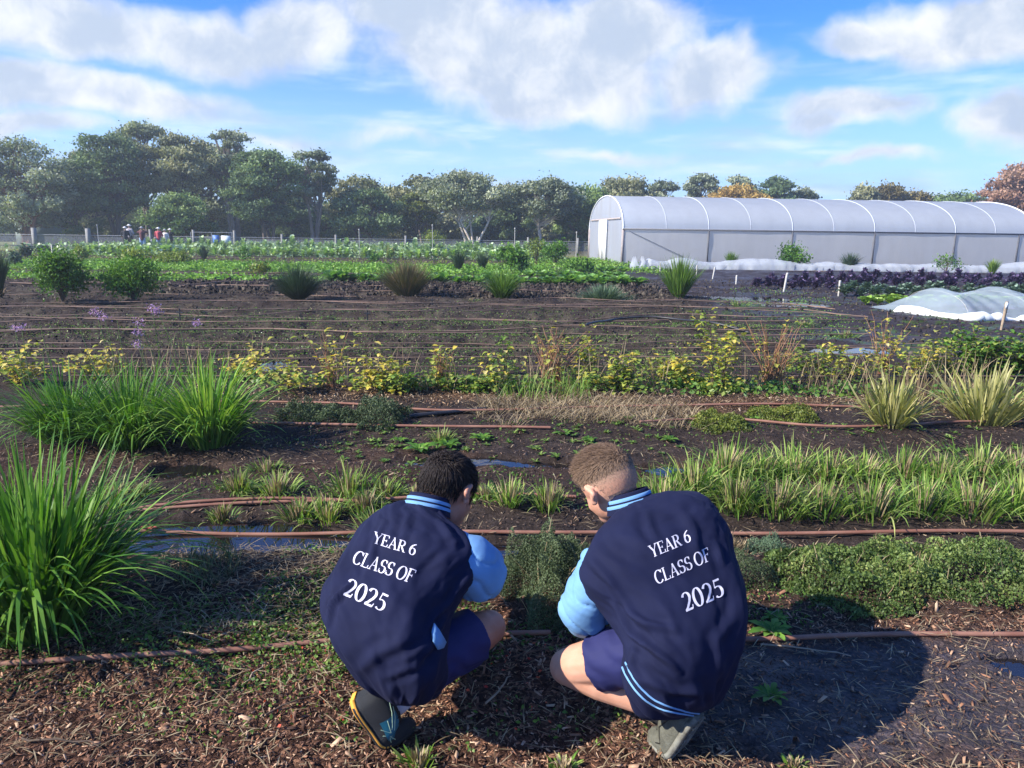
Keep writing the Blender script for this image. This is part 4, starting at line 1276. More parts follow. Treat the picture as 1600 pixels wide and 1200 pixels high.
# society garlic stalks with mauve heads rise out of the three clumps
for i, (bx, by, tx, ty, dep, fl) in enumerate([(255, 600, 238, 482, 5.55, 1), (258, 600, 219, 505, 5.5, 1), (236, 610, 216, 520, 5.5, 1), (238, 610, 216, 538, 5.45, 1), (180, 600, 150, 487, 5.5, 1), (188, 600, 163, 496, 5.4, 1),
                                             (345, 575, 308, 505, 5.7, 1), (45, 600, 34, 512, 5.5, 1), (32, 600, 24, 512, 5.6, .7), (195, 580, 183, 500, 5.6, 0), (145, 580, 118, 490, 5.6, 0), (78, 580, 63, 508, 5.6, 0), (292, 590, 246, 486, 5.6, 1), (300, 590, 281, 513, 5.6, 0)]):
    g0 = PD(bx, by, dep); e_ = PD(tx, ty, dep)
    foot = G(bx + (bx - tx) * .8, 680); foot.y = dep; foot.z = hz(foot.x, dep)
    P = [np.array(foot) * (1 - k) ** 2 + 2 * k * (1 - k) * np.array(g0) + k * k * np.array(e_) for k in np.linspace(0, 1, 9)]
    b = MB(); b.tube(P, np.linspace(.0035, .0022, 9), 5)
    o = b.build('flower_stalk', m_stem)
    tag(o, 'tall thin flower stalk %s above the strap leaved clumps' % ('with a mauve flower head standing' if fl else 'with no open flower standing'), 'flower stalk', 'flower stalks over the strap leaved clumps' if fl else 'bare stalks over the strap leaved clumps')
    if fl:
        b = MB(); C = np.array(e_) + rng.normal(size=(60, 3)) * np.array([.022, .022, .016]) * (.9 if fl == 1 else .7)
        leafcards(b, C, U(.010, .020, 60), U(0, 1, 60), .6, .3)
        b.build('flower_head', m_flower, o, smooth=False)

# ------------------------------------------------------------------ grass tufts in rows
TUFTS = [  # px, base, top, halfwidth, dry share, label detail
    (1035, 790, 728, 46, 0, 'spreading green tuft just behind the right boy\'s shoulder'),
    (1085, 768, 700, 40, .1, 'green tuft second along, left end of the tall tuft row'),
    (1135, 742, 682, 38, .5, 'tuft with cut straw coloured stubs on top at the left of the back line'),
    (1190, 745, 690, 38, .3, 'tuft with brown stubs next to the straw topped tuft'),
    (1240, 742, 684, 40, .1, 'upright green tuft below the hose bend'),
    (1296, 745, 690, 40, .1, 'green tuft of the back line left of the variegated clump'),
    (1350, 748, 690, 40, 0, 'green tuft of the back line under the left variegated clump'),
    (1410, 742, 688, 42, 0, 'green tuft of the back line right of the left variegated clump'),
    (1470, 748, 694, 40, .1, 'green tuft of the back line between the variegated clumps'),
    (1530, 742, 680, 42, 0, 'green tuft of the back line below the wide variegated clump'),
    (1590, 745, 685, 42, 0, 'green tuft of the back line at the right edge'),
    (1150, 795, 722, 42, .2, 'front line tuft above the right boy\'s shoulder'),
    (1215, 800, 728, 44, .1, 'front line tuft with leaves bending onto dark soil'),
    (1283, 800, 730, 46, .2, 'front line tuft with long leaves fanned to the left'),
    (1362, 805, 722, 48, 0, 'tallest front line tuft in the middle of the right hand row'),
    (1440, 800, 730, 46, 0, 'front line tuft behind the left part of the herb mat'),
    (1520, 802, 722, 46, 0, 'bright front line tuft behind the middle of the herb mat'),
    (1595, 795, 720, 46, 0, 'front line tuft cut by the right edge'),
    (545, 772, 714, 44, .1, 'bright green tuft left of the dark haired boy'),
    (432, 772, 722, 42, .4, 'pale half dry tuft above the curved hose'),
    (372, 768, 722, 36, .5, 'pale tuft at the left end of the left hand row'),
    (418, 735, 706, 30, 0, 'small green tuft behind the left hand row'),
    (600, 775, 735, 40, .1, 'loose green tuft right of the bright tuft'),
    (650, 775, 742, 34, .1, 'low green tuft against the dark haired boy\'s head'),
    (348, 812, 770, 26, .5, 'small pale tuft at the puddle bank'),
    (590, 832, 772, 38, 0, 'blue green tuft hanging over the puddle beside the left boy'),
    (570, 800, 750, 34, .9, 'dried brown tuft between the green ones'),
    (468, 808, 768, 34, .7, 'straw coloured tuft right of the curved hoses'),
    (510, 812, 762, 38, .2, 'tuft with long leaves drooping to the mud'),
    (760, 778, 742, 34, 0, 'low green tuft just right of the dark haired boy'),
    (796, 785, 732, 34, .35, 'yellow tipped tuft between the two boys, left one'),
    (858, 795, 732, 34, .4, 'yellow tipped tuft between the two boys, right one'),
    (180, 790, 735, 44, 0, 'weedy green tuft behind the big corner clump'),
    (222, 770, 742, 30, .2, 'small weedy tuft right of the other behind the big corner clump'),
    (655, 1196, 1158, 30, .3, 'small grass tuft at the bottom edge beside the left boy\'s shoe'),
    (1240, 1200, 1180, 22, .1, 'tiny grass tuft at the bottom edge right of the right boy\'s shoe'),
    (880, 1204, 1176, 34, .4, 'pale grass tuft at the bottom edge between the shoes'),
    (690, 690, 664, 16, 0, 'small bright seedling tuft on dark soil before the hose'),
    (1322, 526, 508, 20, 0, 'bright weed tuft on the muddy path, nearer one'),
    (1256, 508, 498, 20, 0, 'low weed tuft on the muddy path, farther one'),
    (1150, 478, 470, 26, 0, 'low weed patch beside the path puddle'),
    (735, 470, 462, 14, 0, 'tiny weed tuft left of the arching grass clump'),
    (545, 472, 460, 18, 0, 'low green tuft right of the dark green rush clump'),
]
for px, base, top, hw, dry, lab in TUFTS:
    n = (random.randint(105, 175) if hw > 30 else 80)
    if px < 900 and hw > 20: hw *= .82; top += 6; n = int(n * .7)
    o = rush('grass_tuft', lab, px, base, top + random.uniform(-4, 8), hw * random.uniform(.8, 1.15), M['tuft'], n, .0088 if base > 600 else .013, cat='grass tuft', n_seg=6, l0=.35, curl=1.15, droop=1.4, spread=.9, tlo=.1, thi=.9, flop=random.uniform(.25, .45))
    dry = max(dry, .22)
    if dry:
        g = G(px, base); b = MB(); nn = int(110 * dry) + 20
        Ht = PD(px, top, g.y).z; Rw = abs(PD(px + hw, base, g.y).x - g.x)
        a_ = U(0, 6.28, nn); r_ = U(0, .4, nn) * Rw
        blades(b, np.stack([r_ * np.cos(a_), r_ * np.sin(a_), np.zeros(nn)], -1), a_, U(.05, .3, nn), U(.1, .7, nn), Ht * U(.4, .8, nn), .006, U(.3, 1, nn), n=3, taper=9)
        b.build('dry_stubs', M['dry'], o)

# ------------------------------------------------------------------ herb mats
def mat_plant(name, label, cat, cx, cy, rx, ry, H, mat, n, size, up=.8, stick=60, aspect=.55, seed=1, stickmat=None):
    """low spreading mound with an uneven top"""
    x, y = U(-1, 1, n * 2), U(-1, 1, n * 2)
    rr_ = np.sqrt(x * x + y * y)
    wx = 1 - rr_ + .35 * fbm(x * 2.2 + seed, y * 2.2, seed, 3)
    k = wx > 0
    x, y, wx = x[k][:n], y[k][:n], wx[k][:n]
    n = len(x)
    top = H * np.minimum(1, np.maximum(wx, 0) * 1.9) ** .8 * (.72 + .33 * fbm(x * 5 * rx / .4, y * 5 * ry / .4, seed + 9, 3))
    X, Y = cx + x * rx, cy + y * ry
    z0 = hgt(X, Y)
    z = z0 + top * (1 - U(0, 1, n) ** 2.2 * .75)
    root = empty(name, (cx, cy, hz(cx, cy)), 0, label, cat)
    b = MB()
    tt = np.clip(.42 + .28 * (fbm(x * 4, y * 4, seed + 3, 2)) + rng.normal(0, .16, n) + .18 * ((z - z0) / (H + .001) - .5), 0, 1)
    leafcards(b, np.stack([X - cx, Y - cy, z - hz(cx, cy)], -1), size * U(.6, 1.3, n), tt, aspect, up)
    b.build('foliage', mat, root, smooth=False)
    if stick > 60:
        b = MB()
        k = rng.integers(0, n, stick)
        base = np.stack([X[k] - cx, Y[k] - cy, z[k] - hz(cx, cy) - H * .25], -1)
        blades(b, base, U(0, 6.28, stick), U(.1, .7, stick), U(.2, 1.0, stick), H * U(.3, .75, stick), .0035, U(.2, 1, stick), n=3, taper=9)
        tag(b.build('stalks', stickmat or M['dry'], root), kind='stuff')
    return root


def mp(name, label, cat, x0, x1, y0, y1, H, mat, n, size, **kw):
    cx, cy, rx, ry, _ = pxbox(x0, x1, y0 + 10, y1 + 6)
    return mat_plant(name, label, cat, cx, cy, rx, ry, H, mat, n, size, **kw)


mp('herb_mat', 'large bright green oregano mat at the right between two hoses', 'herb', 1245, 1560, 868, 968, .13, M['oreg'], 15000, .0155, stick=130, seed=2)
mp('herb_mat', 'yellow green oregano mat running out of the right edge', 'herb', 1440, 1800, 862, 962, .15, M['oreg'], 15000, .0155, stick=160, seed=3)
mp('thyme_bush', 'dark grey green thyme bush between the two crouching boys', 'herb', 780, 955, 866, 994, .27, M['thyme'], 42000, .0105, up=.5, stick=70, seed=4, aspect=.4)
mp('thyme_bush', 'grey green thyme bush at the left end of the oregano mat', 'herb', 1190, 1275, 850, 880, .13, M['lav'], 3600, .010, up=1.2, stick=40, seed=5, aspect=.4)
mp('thyme_bush', 'brownish dark thyme bush touching the right boy\'s back', 'herb', 1128, 1250, 895, 935, .12, M['thyme'], 5000, .010, up=1.2, stick=60, seed=6, aspect=.4)
mp('thyme_bush', 'dark thyme mound right of the three strap leaved clumps', 'herb', 520, 640, 640, 676, .20, M['thyme'], 9000, .016, up=1.0, stick=50, seed=7)
mp('thyme_bush', 'lower dark thyme mat joined to the left of the mound', 'herb', 425, 540, 638, 665, .14, M['thyme'], 6000, .016, up=1.0, stick=30, seed=8)
mp('marjoram_mat', 'low yellow green mat under the curving hose, left part', 'herb', 1080, 1190, 650, 684, .10, M['olive'], 4500, .020, stick=20, seed=9)
mp('marjoram_mat', 'low yellow green mat under the curving hose, right part', 'herb', 1175, 1300, 640, 668, .10, M['olive'], 4500, .020, stick=20, seed=10)
mp('dry_shrub', 'dead grey twiggy plant beside the big corner clump', 'plant', 250, 350, 880, 930, .12, M['dry'], 300, .012, stick=420, seed=11, stickmat=M['thyme'])
mp('dry_shrub', 'small pinkish dry tuft behind the right boy\'s back', 'plant', 1140, 1195, 850, 880, .10, M['dry'], 60, .010, stick=160, seed=12)

# dry grass lying in the middle
b = MB()
q = pxbox(745, 1100, 632, 682)
n = 3800
x, y = U(q[0] - q[2], q[0] + q[2], n), U(q[1] - q[3], q[1] + q[3], n)
k = np.sqrt(((x - q[0]) / q[2]) ** 2 + ((y - q[1]) / q[3]) ** 2) + .5 * fbm(x * 2.5, y * 2.5, 60, 3) < .95
x, y = x[k], y[k]; n = len(x)
blades(b, np.stack([x, y, hgt(x, y)], -1), U(0, 6.28, n), U(.3, 1.2, n), U(1.1, 2.2, n), U(.06, .22, n), .006, U(.2, 1, n), n=4)
tag(b.build('dry_grass', M['dry']), kind='stuff')
b = MB()
n = 260
x, y = U(-.15, .75, n), U(6.5, 7.1, n)
blades(b, np.stack([x, y, hgt(x, y)], -1), U(0, 6.28, n), U(.05, .5, n), U(.2, 1.2, n), U(.1, .3, n), .007, U(.2, .9, n), n=4)
tag(b.build('wild_grass', M['tuft']), kind='stuff')

# ------------------------------------------------------------------ raspberries
def raspberry(label, cx, base, top, hw, ncane, nleaf, mat='rasp', tlo=.2, thi=.9, caner=.0045, leaf=.066, up=0., name='raspberry_plant', lowleaf=.3):
    g = GZ(cx, base); dist = g.y
    Ht = (PD(cx, top, dist).z - g.z) * 1.12
    Rw = abs(PD(cx + hw * 1.35, base, dist).x - g.x)
    root = empty(name, g, 0, label, 'raspberry cane')
    pts = []
    cb = MB()
    ncane = int(ncane * 1.6)
    for k in range(ncane):
        a_ = U(0, 6.28); r_ = U(.2, 1)
        P = []
        hh_ = Ht * U(.55, 1.05); x0 = Rw * .25 * U(-1, 1)
        for s_ in np.linspace(0, 1, 7):
            P.append((x0 + math.cos(a_) * Rw * r_ * s_ ** 1.4 + .01 * U(-1, 1), math.sin(a_) * min(Rw, .3) * r_ * s_ ** 1.4, -.02 + hh_ * s_ * (1 - .1 * s_)))
        cb.tube(P, np.linspace(caner, caner * .45, 7), 5, T=U(0, 1))
        P = np.array(P)
        for j in range(2, 7):
            pts.append(P[j])
            if U(0, 1) < .5:
                pts.append((P[j] + P[j - 1]) / 2)
    cb.build('canes', m_cane if ncane > 10 else m_wood, root)
    lb = MB()
    if nleaf:
        nleaf = int(nleaf * 2.1)
        pts = np.array(pts)
        idx = rng.integers(0, len(pts), nleaf)
        C = pts[idx] + rng.normal(size=(nleaf, 3)) * np.array([.05, .05, .035])
        low = rng.uniform(0, 1, nleaf) < lowleaf
        C[low] = np.stack([U(-1, 1, low.sum()) * Rw, U(-.6, .6, low.sum()) * min(Rw, .35), U(.02, .16, low.sum())], -1)
        C[:, 2] = np.maximum(C[:, 2], .02)
        a_ = U(0, 6.28, nleaf)
        broad(lb, C, a_, U(.6, 1.6, nleaf), U(1.3, 2.6, nleaf), leaf * U(.6, 1.25, nleaf), leaf * .72 * U(.7, 1.2, nleaf), np.clip(tlo + (thi - tlo) * U(0, 1, nleaf) ** 1.25 + np.where(low, -.2, .0), 0, 1), n=3, petiole=.1)
        lb.build('leaves', M[mat], root)
    return root


R_ = [(20, 600, 545, 44, 4, 130, .3, 1, 'yellow leaved raspberry at the left edge behind the strap clumps'),
      (150, 590, 545, 40, 5, 90, .4, 1, 'sparse yellow raspberry showing between the flower stalks'),
      (395, 592, 535, 40, 4, 80, .4, 1, 'sparse raspberry with a few orange leaves beside the brightest strap clump'),
      (455, 612, 560, 40, 6, 60, .3, .95, 'thin caned raspberry left of the yellow leaved one'),
      (520, 606, 512, 26, 9, 50, .4, 1, 'bare brown caned raspberry left of the golden leaved plant'),
      (595, 612, 545, 34, 4, 150, .45, .9, 'golden yellow leaved raspberry low at centre left'),
      (640, 610, 570, 34, 3, 70, .1, .5, 'low green raspberry right of the golden yellow one'),
      (690, 606, 540, 17, 18, 50, .3, .9, 'upright bundle of red raspberry canes with a few yellow leaves'),
      (730, 612, 582, 30, 3, 120, .1, .55, 'low bright green raspberry right of the red cane bundle'),
      (775, 610, 545, 30, 4, 70, .3, .9, 'small mixed raspberry left of the tall red fan of canes'),
      (862, 602, 512, 44, 26, 50, .3, 1, 'tall red brown fan of raspberry canes in the middle of the row'),
      (790, 585, 485, 14, 3, 34, .1, .4, 'single tall green shoot above the middle of the row'),
      (918, 598, 505, 34, 5, 110, .25, .75, 'green and yellow raspberry right of the tall red fan'),
      (965, 612, 552, 40, 4, 170, .2, .75, 'leafy yellow green raspberry behind the right boy\'s head'),
      (1035, 598, 535, 34, 5, 110, .25, .85, 'open yellow green raspberry between the leafy one and the pale topped one'),
      (1122, 610, 492, 30, 5, 180, .3, .85, 'tall raspberry with a pale grey green top and yellow leaves'),
      (1070, 606, 560, 30, 3, 90, .3, .8, 'low yellow raspberry left of the pale topped one'),
      (1205, 604, 505, 42, 28, 40, .3, 1, 'wide red brown fan of canes right of the pale topped raspberry'),
      (1265, 590, 540, 40, 4, 130, .15, .7, 'green low raspberry right of the wide red fan'),
      (1330, 596, 540, 36, 5, 110, .2, .85, 'mixed green raspberry left of the thin upright canes'),
      (1378, 585, 482, 30, 9, 60, .35, 1, 'thin upright canes with few leaves rising before the muddy path'),
      (1430, 592, 525, 36, 6, 110, .3, .9, 'yellow tinged raspberry behind the left variegated clump'),
      (1468, 588, 535, 26, 4, 80, .2, .8, 'small green raspberry left of the dense bush')]
for cx, base, top, hw, nc_, nl, tlo, thi, lab in R_:
    raspberry(lab, cx, base, top, hw, nc_, nl, 'rasp', tlo, thi)
raspberry('dense green raspberry bush at the right before the net tunnel', 1525, 588, 515, 48, 10, 520, 'raspg', .1, .95, lowleaf=.2, leaf=.075)
raspberry('dense green raspberry bush cut by the right edge', 1600, 588, 520, 46, 10, 420, 'raspg', .1, .8, lowleaf=.2, leaf=.075)

# palmate weeds
for px, base, r_, lab in [(1205, 992, .10, 'palmate leaved weed at the hose right of the right boy'), (1212, 970, .07, 'smaller palmate weed touching the herb mat'), (1204, 1092, .07, 'lone palmate weed on the wet dark soil'), (1046, 690, .10, 'pale leafy weed behind the right boy\'s head'),
                          (752, 688, .11, 'rosette weed on dark soil left of centre gap'), (700, 700, .14, 'leafy weed beside the puddle'), (655, 706, .14, 'leafy weed left of the puddle weed'), (880, 680, .10, 'rosette weed under the dry grass'),
                          (920, 690, .08, 'tiny weed before the right boy\'s hair'), (232, 828, .05, 'small reddish weed at the puddle edge'), (625, 690, .08, 'small weed below the thyme mound'), (1180, 655, .06, 'small weed in the hose bend')]:
    g = GZ(px, base); b = MB(); n = 26
    a_ = np.arange(n) * 2.4; f = np.linspace(.3, 1, n)
    broad(b, np.zeros((n, 3)), a_, .5 * f + .3, 1.0 * f + .75, r_ * f * U(.8, 1.2, n), r_ * .32 * f, U(.2, .9, n), n=4, petiole=.35)
    tag(b.build('weed', M['bush'] if 'reddish' not in lab else plain('red_weed', (.4, .1, .07)), loc=g), lab, 'weed')

# ------------------------------------------------------------------ loose ground stuff
def chips(name, mats, n, areaf, smin, smax, seed=0, thick=.10, kind='stuff', lift=.0, tilt=.5):
    x, y = areaf(n)
    n = len(x)
    z = hgt(x, y)
    L = U(smin, smax, n) * U(.5, 1.0, n); Wd = L * U(.14, .6, n) ; Th = L * thick * U(.5, 1.3, n)
    a_ = U(0, 6.28, n); tl = rng.normal(0, tilt, n); tr_ = rng.normal(0, tilt, n)
    ex = np.stack([np.cos(a_) * np.cos(tl), np.sin(a_) * np.cos(tl), np.sin(tl)], -1)
    ey = np.stack([-np.sin(a_) * np.cos(tr_), np.cos(a_) * np.cos(tr_), np.sin(tr_)], -1)
    ez = np.cross(ex, ey)
    c = np.stack([x, y, z + lift + Th * .4 + np.abs(np.sin(tl)) * L * .22], -1)
    V = []
    for sx_, sy_, sz_ in [(-1, -.7, -1), (1, -.4, -1), (.8, .8, -1), (-.9, .5, -1), (-1, -.7, 1), (1, -.4, .6), (.8, .8, 1), (-.9, .5, .7)]:
        jx = U(.7, 1.1, n)[:, None]; jy = U(.6, 1.1, n)[:, None]
        V.append(c + ex * (sx_ * L[:, None] / 2) * jx + ey * (sy_ * Wd[:, None] / 2) * jy + ez * (sz_ * Th[:, None] / 2))
    V = np.stack(V, 1).reshape(-1, 3)
    i0 = np.arange(n)[:, None, None] * 8
    q = np.array([(4, 5, 6, 7), (0, 1, 5, 4), (1, 2, 6, 5), (2, 3, 7, 6), (3, 0, 4, 7)])[None]
    b = MB(); b.add(V, (i0 + q).reshape(-1, 4), np.repeat(U(0, 1, n), 8))
    return tag(b.build(name, mats, smooth=False), kind=kind)


m_chip = leafmat('bark_chip', [(.04, .024, .018), (.11, .055, .036), (.20, .10, .06), (.33, .16, .09), (.55, .39, .26)], .75, .0, .25, var=.3, scale=30)
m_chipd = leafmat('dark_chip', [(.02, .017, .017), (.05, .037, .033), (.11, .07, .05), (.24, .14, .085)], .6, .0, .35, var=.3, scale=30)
m_litter = leafmat('leaf_litter', [(.06, .035, .02), (.16, .09, .05), (.30, .20, .12), (.46, .36, .25)], .8, .1, .2)
m_clod = leafmat('soil_clod', [(.018, .014, .014), (.045, .036, .031), (.12, .10, .075)], .9, .0, .15, var=.4, scale=20)


def area_mulch(n):
    y = 1.75 + U(0, 1, n) ** .9 * 1.25; x = U(-1, 1, n) * (y * .76 + .2)
    right = (x > .5 + U(-.25, .25, n)) & (y < 2.7) & (y > 1.95)
    keep = (~right | (U(0, 1, n) < .25)) & (U(0, 1, n) < 1.2 - .65 * sstep(2.45, 3.0, y))
    return x[keep], y[keep]


def area_right(n):
    y = U(1.75, 2.9, n); x = U(.3, 2.4, n); return x, y


def area_mid(n):
    y = 3.0 + U(0, 1, n) * 3.0; x = U(-1, 1, n) * (y * .74); return x, y


def area_lit(n):
    x = U(-3.2, 5.5, n); y = 6.75 + rng.normal(0, .28, n); return x, y


def area_beds(n):
    y = U(YB0 - .6, YB1 + .3, n); x = U(-1, 1, n) * (y * .75); k = x < 3.6 + U(-1, 1, n); return x[k], y[k]


chips('bark_mulch', m_chip, 34000, area_mulch, .007, .030)
chips('bark_pieces', m_chip, 1500, area_mulch, .025, .060)
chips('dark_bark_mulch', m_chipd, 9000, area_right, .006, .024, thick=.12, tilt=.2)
chips('bark_crumbs', m_chipd, 14000, area_mid, .010, .04)
chips('leaf_litter', m_litter, 11000, area_lit, .015, .06, thick=.05)
chips('pale_leaf_scraps', m_litter, 900, area_mid, .02, .05, thick=.05)
chips('path_clods', m_clod, 9000, lambda n: (U(3.2, 17, n), U(9.5, 26, n) ** 1.0), .02, .09, thick=.5)
chips('big_clods', m_clod, 5000, lambda n: (U(-9, 4.2, n), U(YB1 - 4, YB1 + .2, n)), .05, .13, thick=.8)
chips('soil_clods', m_clod, 26000, area_beds, .015, .06, thick=.6)


def ar(x0, x1, y0, y1):
    def f(n): return U(x0, x1, n), U(y0, y1, n)
    return f


def straws(name, n, areaf, l0, l1, w, seed=0, mat='dry'):
    x, y = areaf(n); n = len(x)
    b = MB()
    blades(b, np.stack([x, y, hgt(x, y) + U(.006, .022, n)], -1), U(0, 6.28, n), U(1.15, 1.6, n), U(1.5, 1.75, n), U(l0, l1, n) * U(.4, 1, n), w, U(.1, 1, n), n=3, taper=12)
    return tag(b.build(name, M[mat]), kind='stuff')


straws('dry_straw', 3400, area_mulch, .02, .11, .0036)
straws('dry_stalks', 800, area_right, .02, .12, .0035)
straws('dead_stems', 1900, area_mid, .03, .18, .005)
straws('thatch', 2600, ar(-1.6, -.1, 2.6, 3.4), .03, .16, .0035)
straws('dead_leaves_on_beds', 5200, area_beds, .05, .22, .010)
b = MB(); n = 1500
x, y = U(-4.2, 5.6, n), U(6.8, 8.0, n); k = fbm(x * 1.5, y * 1.5, 90, 3) > -.1; x, y = x[k], y[k]; n = len(x)
blades(b, np.stack([x, y, hgt(x, y)], -1), U(0, 6.28, n), U(.0, .5, n), U(.1, 1.0, n), U(.12, .48, n), .006, U(.0, .8, n), n=4, taper=8)
tag(b.build('dry_stems', M['dry']), kind='stuff')
b = MB(); n = 420
x, y = U(-2.6, 4.4, n), U(4.75, 6.0, n); k = fbm(x * 1.1, y * 1.5, 95, 3) > .05; x, y = x[k], y[k]; n = len(x)
for xx, yy in zip(x, y):
    m_ = 9; a_ = np.arange(m_) * 2.4 + U(0, 6)
    broad(b, np.tile([xx, yy, hz(xx, yy)], (m_, 1)), a_, U(.5, 1.0, m_), U(1.2, 1.7, m_), U(.02, .055, m_), U(.010, .02, m_), U(.1, .9, m_), n=3)
tag(b.build('soil_weeds', M['weed']), kind='stuff')
# bigger sticks one can see
for i, (x0, y0, x1, y1, lab) in enumerate([(760, 1105, 800, 1060, 'thin crooked stick between the boys on the mulch'), (420, 1120, 495, 1090, 'curved dead stem on the mulch left of the shoe'), (1185, 1010, 1330, 1030, 'thin dark stick on wet soil below the hose'),
                                           (30, 1160, 160, 1170, 'pale stick at the lower left'), (380, 1075, 420, 1040, 'dark twig on the mulch left of the left boy'), (1040, 1180, 1100, 1199, 'pale stick by the right boy\'s shoe'), (250, 985, 330, 1005, 'pale straw stalk across the soil right of the corner clump')]):
    a, c = GZ(x0, y0), GZ(x1, y1)
    P = [a.lerp(c, k) + Vector((random.uniform(-.01, .01), random.uniform(-.01, .01), .012 + .008 * math.sin(k * 3))) for k in np.linspace(0, 1, 7)]
    b = MB(); b.tube(np.array([list(v) for v in P]), np.linspace(.004, .002, 7), 5)
    tag(b.build('stick', m_stakeb if i % 2 == 0 else m_wood), lab, 'stick')

# ground cover weeds
carpet('clover_weeds', M['weed'], [(-.95, 2.55, .75, .32, .9), (-.55, 2.85, .5, .36, 1.3), (-1.6, 2.45, .5, .25, .3), (-.3, 2.6, .35, .4, .7), (-.9, 2.2, .6, .22, .25), (.25, 2.7, .35, .2, .5), (1.05, 2.85, .3, .2, .5), (.1, 2.1, .4, .15, .2)], 6000, .0155, .03, flat=.5, patch=4.5)
carpet('bank_weeds', M['weed'], [(-.75, 3.35, .45, .12, 1.0), (-.3, 3.2, .3, .15, .8), (-1.3, 4.3, .7, .3, .25), (.4, 4.3, 1.6, .35, .3), (2.6, 4.3, 1.8, .5, .3), (-1.6, 5.4, 1.6, .3, .15), (1.5, 5.6, 2.2, .3, .12)], 2600, .02, .035, flat=.5, patch=3.0)
carpet('creeping_green', M['raspg'], [(-1.0, 7.3, .5, .35, 1), (-.35, 7.25, .45, .3, 1), (1.2, 7.2, .8, .3, .7), (3.0, 7.2, 1.2, .35, .8), (4.6, 6.9, .8, .4, .8), (-3.4, 7.6, .8, .3, .8), (.35, 7.3, .4, .3, .6), (-1.9, 7.4, .7, .3, .5), (2.2, 7.3, .7, .3, .6)], 560, .055, .10, flat=.6, patch=2.0)
carpet('bed_seedlings', M['weed'], [(-1.5, YB0 + 1.6, 7, 2.6, 1.0), (0, YB0 + 4.5, 8, 1.6, .5)], 480, .024, .04, patch=1.1)
carpet('path_weeds', M['carpet'], [pxbox(1110, 1330, 466, 480, .8), pxbox(1200, 1330, 484, 512, .5), pxbox(1230, 1420, 500, 530, .3), pxbox(1140, 1260, 452, 462, .5)], 170, .035, .04, patch=1.2)
# small red berries and petals on the mulch
b = MB(); x, y = U(-.9, .2, 110), U(2.05, 2.75, 110)
leafcards(b, np.stack([x, y, hgt(x, y) + .018], -1), U(.008, .018, 110), U(0, 1, 110), .6, .5)
tag(b.build('red_petals', leafmat('red_petal', [(.45, .03, .02), (.6, .12, .06)], .5, .2, .3), smooth=False), kind='stuff')

# ------------------------------------------------------------------ people
def solid(b, name, mat, parent, voxel=.005, it=6, fac=.5, origin=(0, 0, 0)):
    """melt overlapping blobs into one continuous surface"""
    o = bpy.data.objects.new('tmp', b.mesh('tmp'))
    COL.objects.link(o)
    r = o.modifiers.new('r', 'REMESH'); r.mode = 'VOXEL'; r.voxel_size = voxel; r.use_smooth_shade = True
    if it:
        s_ = o.modifiers.new('s', 'SMOOTH'); s_.factor = fac; s_.iterations = it
    dg = bpy.context.evaluated_depsgraph_get()
    me = bpy.data.meshes.new_from_object(o.evaluated_get(dg))
    bpy.data.objects.remove(o)
    me.name = name
    me.materials.clear()
    me.materials.append(mat)
    me.transform(Matrix.Translation(-Vector(origin)))
    me.polygons.foreach_set('use_smooth', np.ones(len(me.polygons), bool))
    n = bpy.data.objects.new(name, me)
    COL.objects.link(n)
    n.parent = parent
    return n


def limb(b, pts, rads, k=16):
    pts = [np.array(p, float) for p in pts]
    P, Rr = [], []
    for i in range(len(pts) - 1):
        for s_ in np.linspace(0, 1, 8, endpoint=False):
            P.append(pts[i] * (1 - s_) + pts[i + 1] * s_); Rr.append(rads[i] * (1 - s_) + rads[i + 1] * s_)
    P.append(pts[-1]); Rr.append(rads[-1])
    for i in range(len(pts) - 1):
        seg = slice(i * 8, i * 8 + 9)
        b.tube(P[seg], Rr[seg], k)
    for p, r in zip(pts, rads):
        b.ball(p, r, .5, 16, 10)


def skinmat(name, c, c2):
    m_ = bpy.data.materials.new(name); m_.use_nodes = True
    t = NT(m_.node_tree); m_.node_tree.nodes.clear()
    tcn = t.n('ShaderNodeTexCoord')
    col = t.mix(t.ramp(t.noise(tcn.outputs['Object'], 14, 4), [(.35, 0), (.65, 1)]), c, c2)
    bn = t.n('ShaderNodeBump', inp={'Height': t.noise(tcn.outputs['Object'], 260, 3), 'Strength': .12, 'Distance': .002})
    p = t.n('ShaderNodeBsdfPrincipled', inp={'Base Color': col, 'Roughness': .5, 'Specular IOR Level': .35, 'Subsurface Weight': .12, 'Subsurface Radius': (.012, .005, .003), 'Normal': bn.outputs[0]})
    p.inputs['Subsurface Scale'].default_value = 1.0
    t.n('ShaderNodeOutputMaterial', inp={0: p.outputs[0]})
    return m_


def cloth(name, c, rough=.85, fine=420, st_=.25, sheen=.25):
    m_ = bpy.data.materials.new(name); m_.use_nodes = True
    t = NT(m_.node_tree); m_.node_tree.nodes.clear()
    tcn = t.n('ShaderNodeTexCoord')
    n1_ = t.noise(tcn.outputs['Object'], fine, 2)
    n2_ = t.noise(tcn.outputs['Object'], 9, 4)
    col = t.mix(1.0, c, t.ramp(n2_, [(.3, .86), (.7, 1.12)]), 'MULTIPLY')
    bn = t.n('ShaderNodeBump', inp={'Height': t.m('ADD', t.m('MULTIPLY', n1_, .12), n2_), 'Strength': st_, 'Distance': .006})
    p = t.n('ShaderNodeBsdfPrincipled', inp={'Base Color': col, 'Roughness': rough, 'Specular IOR Level': .15, 'Normal': bn.outputs[0], 'Sheen Weight': sheen})
    p.inputs['Sheen Tint'].default_value = (*[min(1, x * 8 + .1) for x in c], 1)
    t.n('ShaderNodeOutputMaterial', inp={0: p.outputs[0]})
    return m_


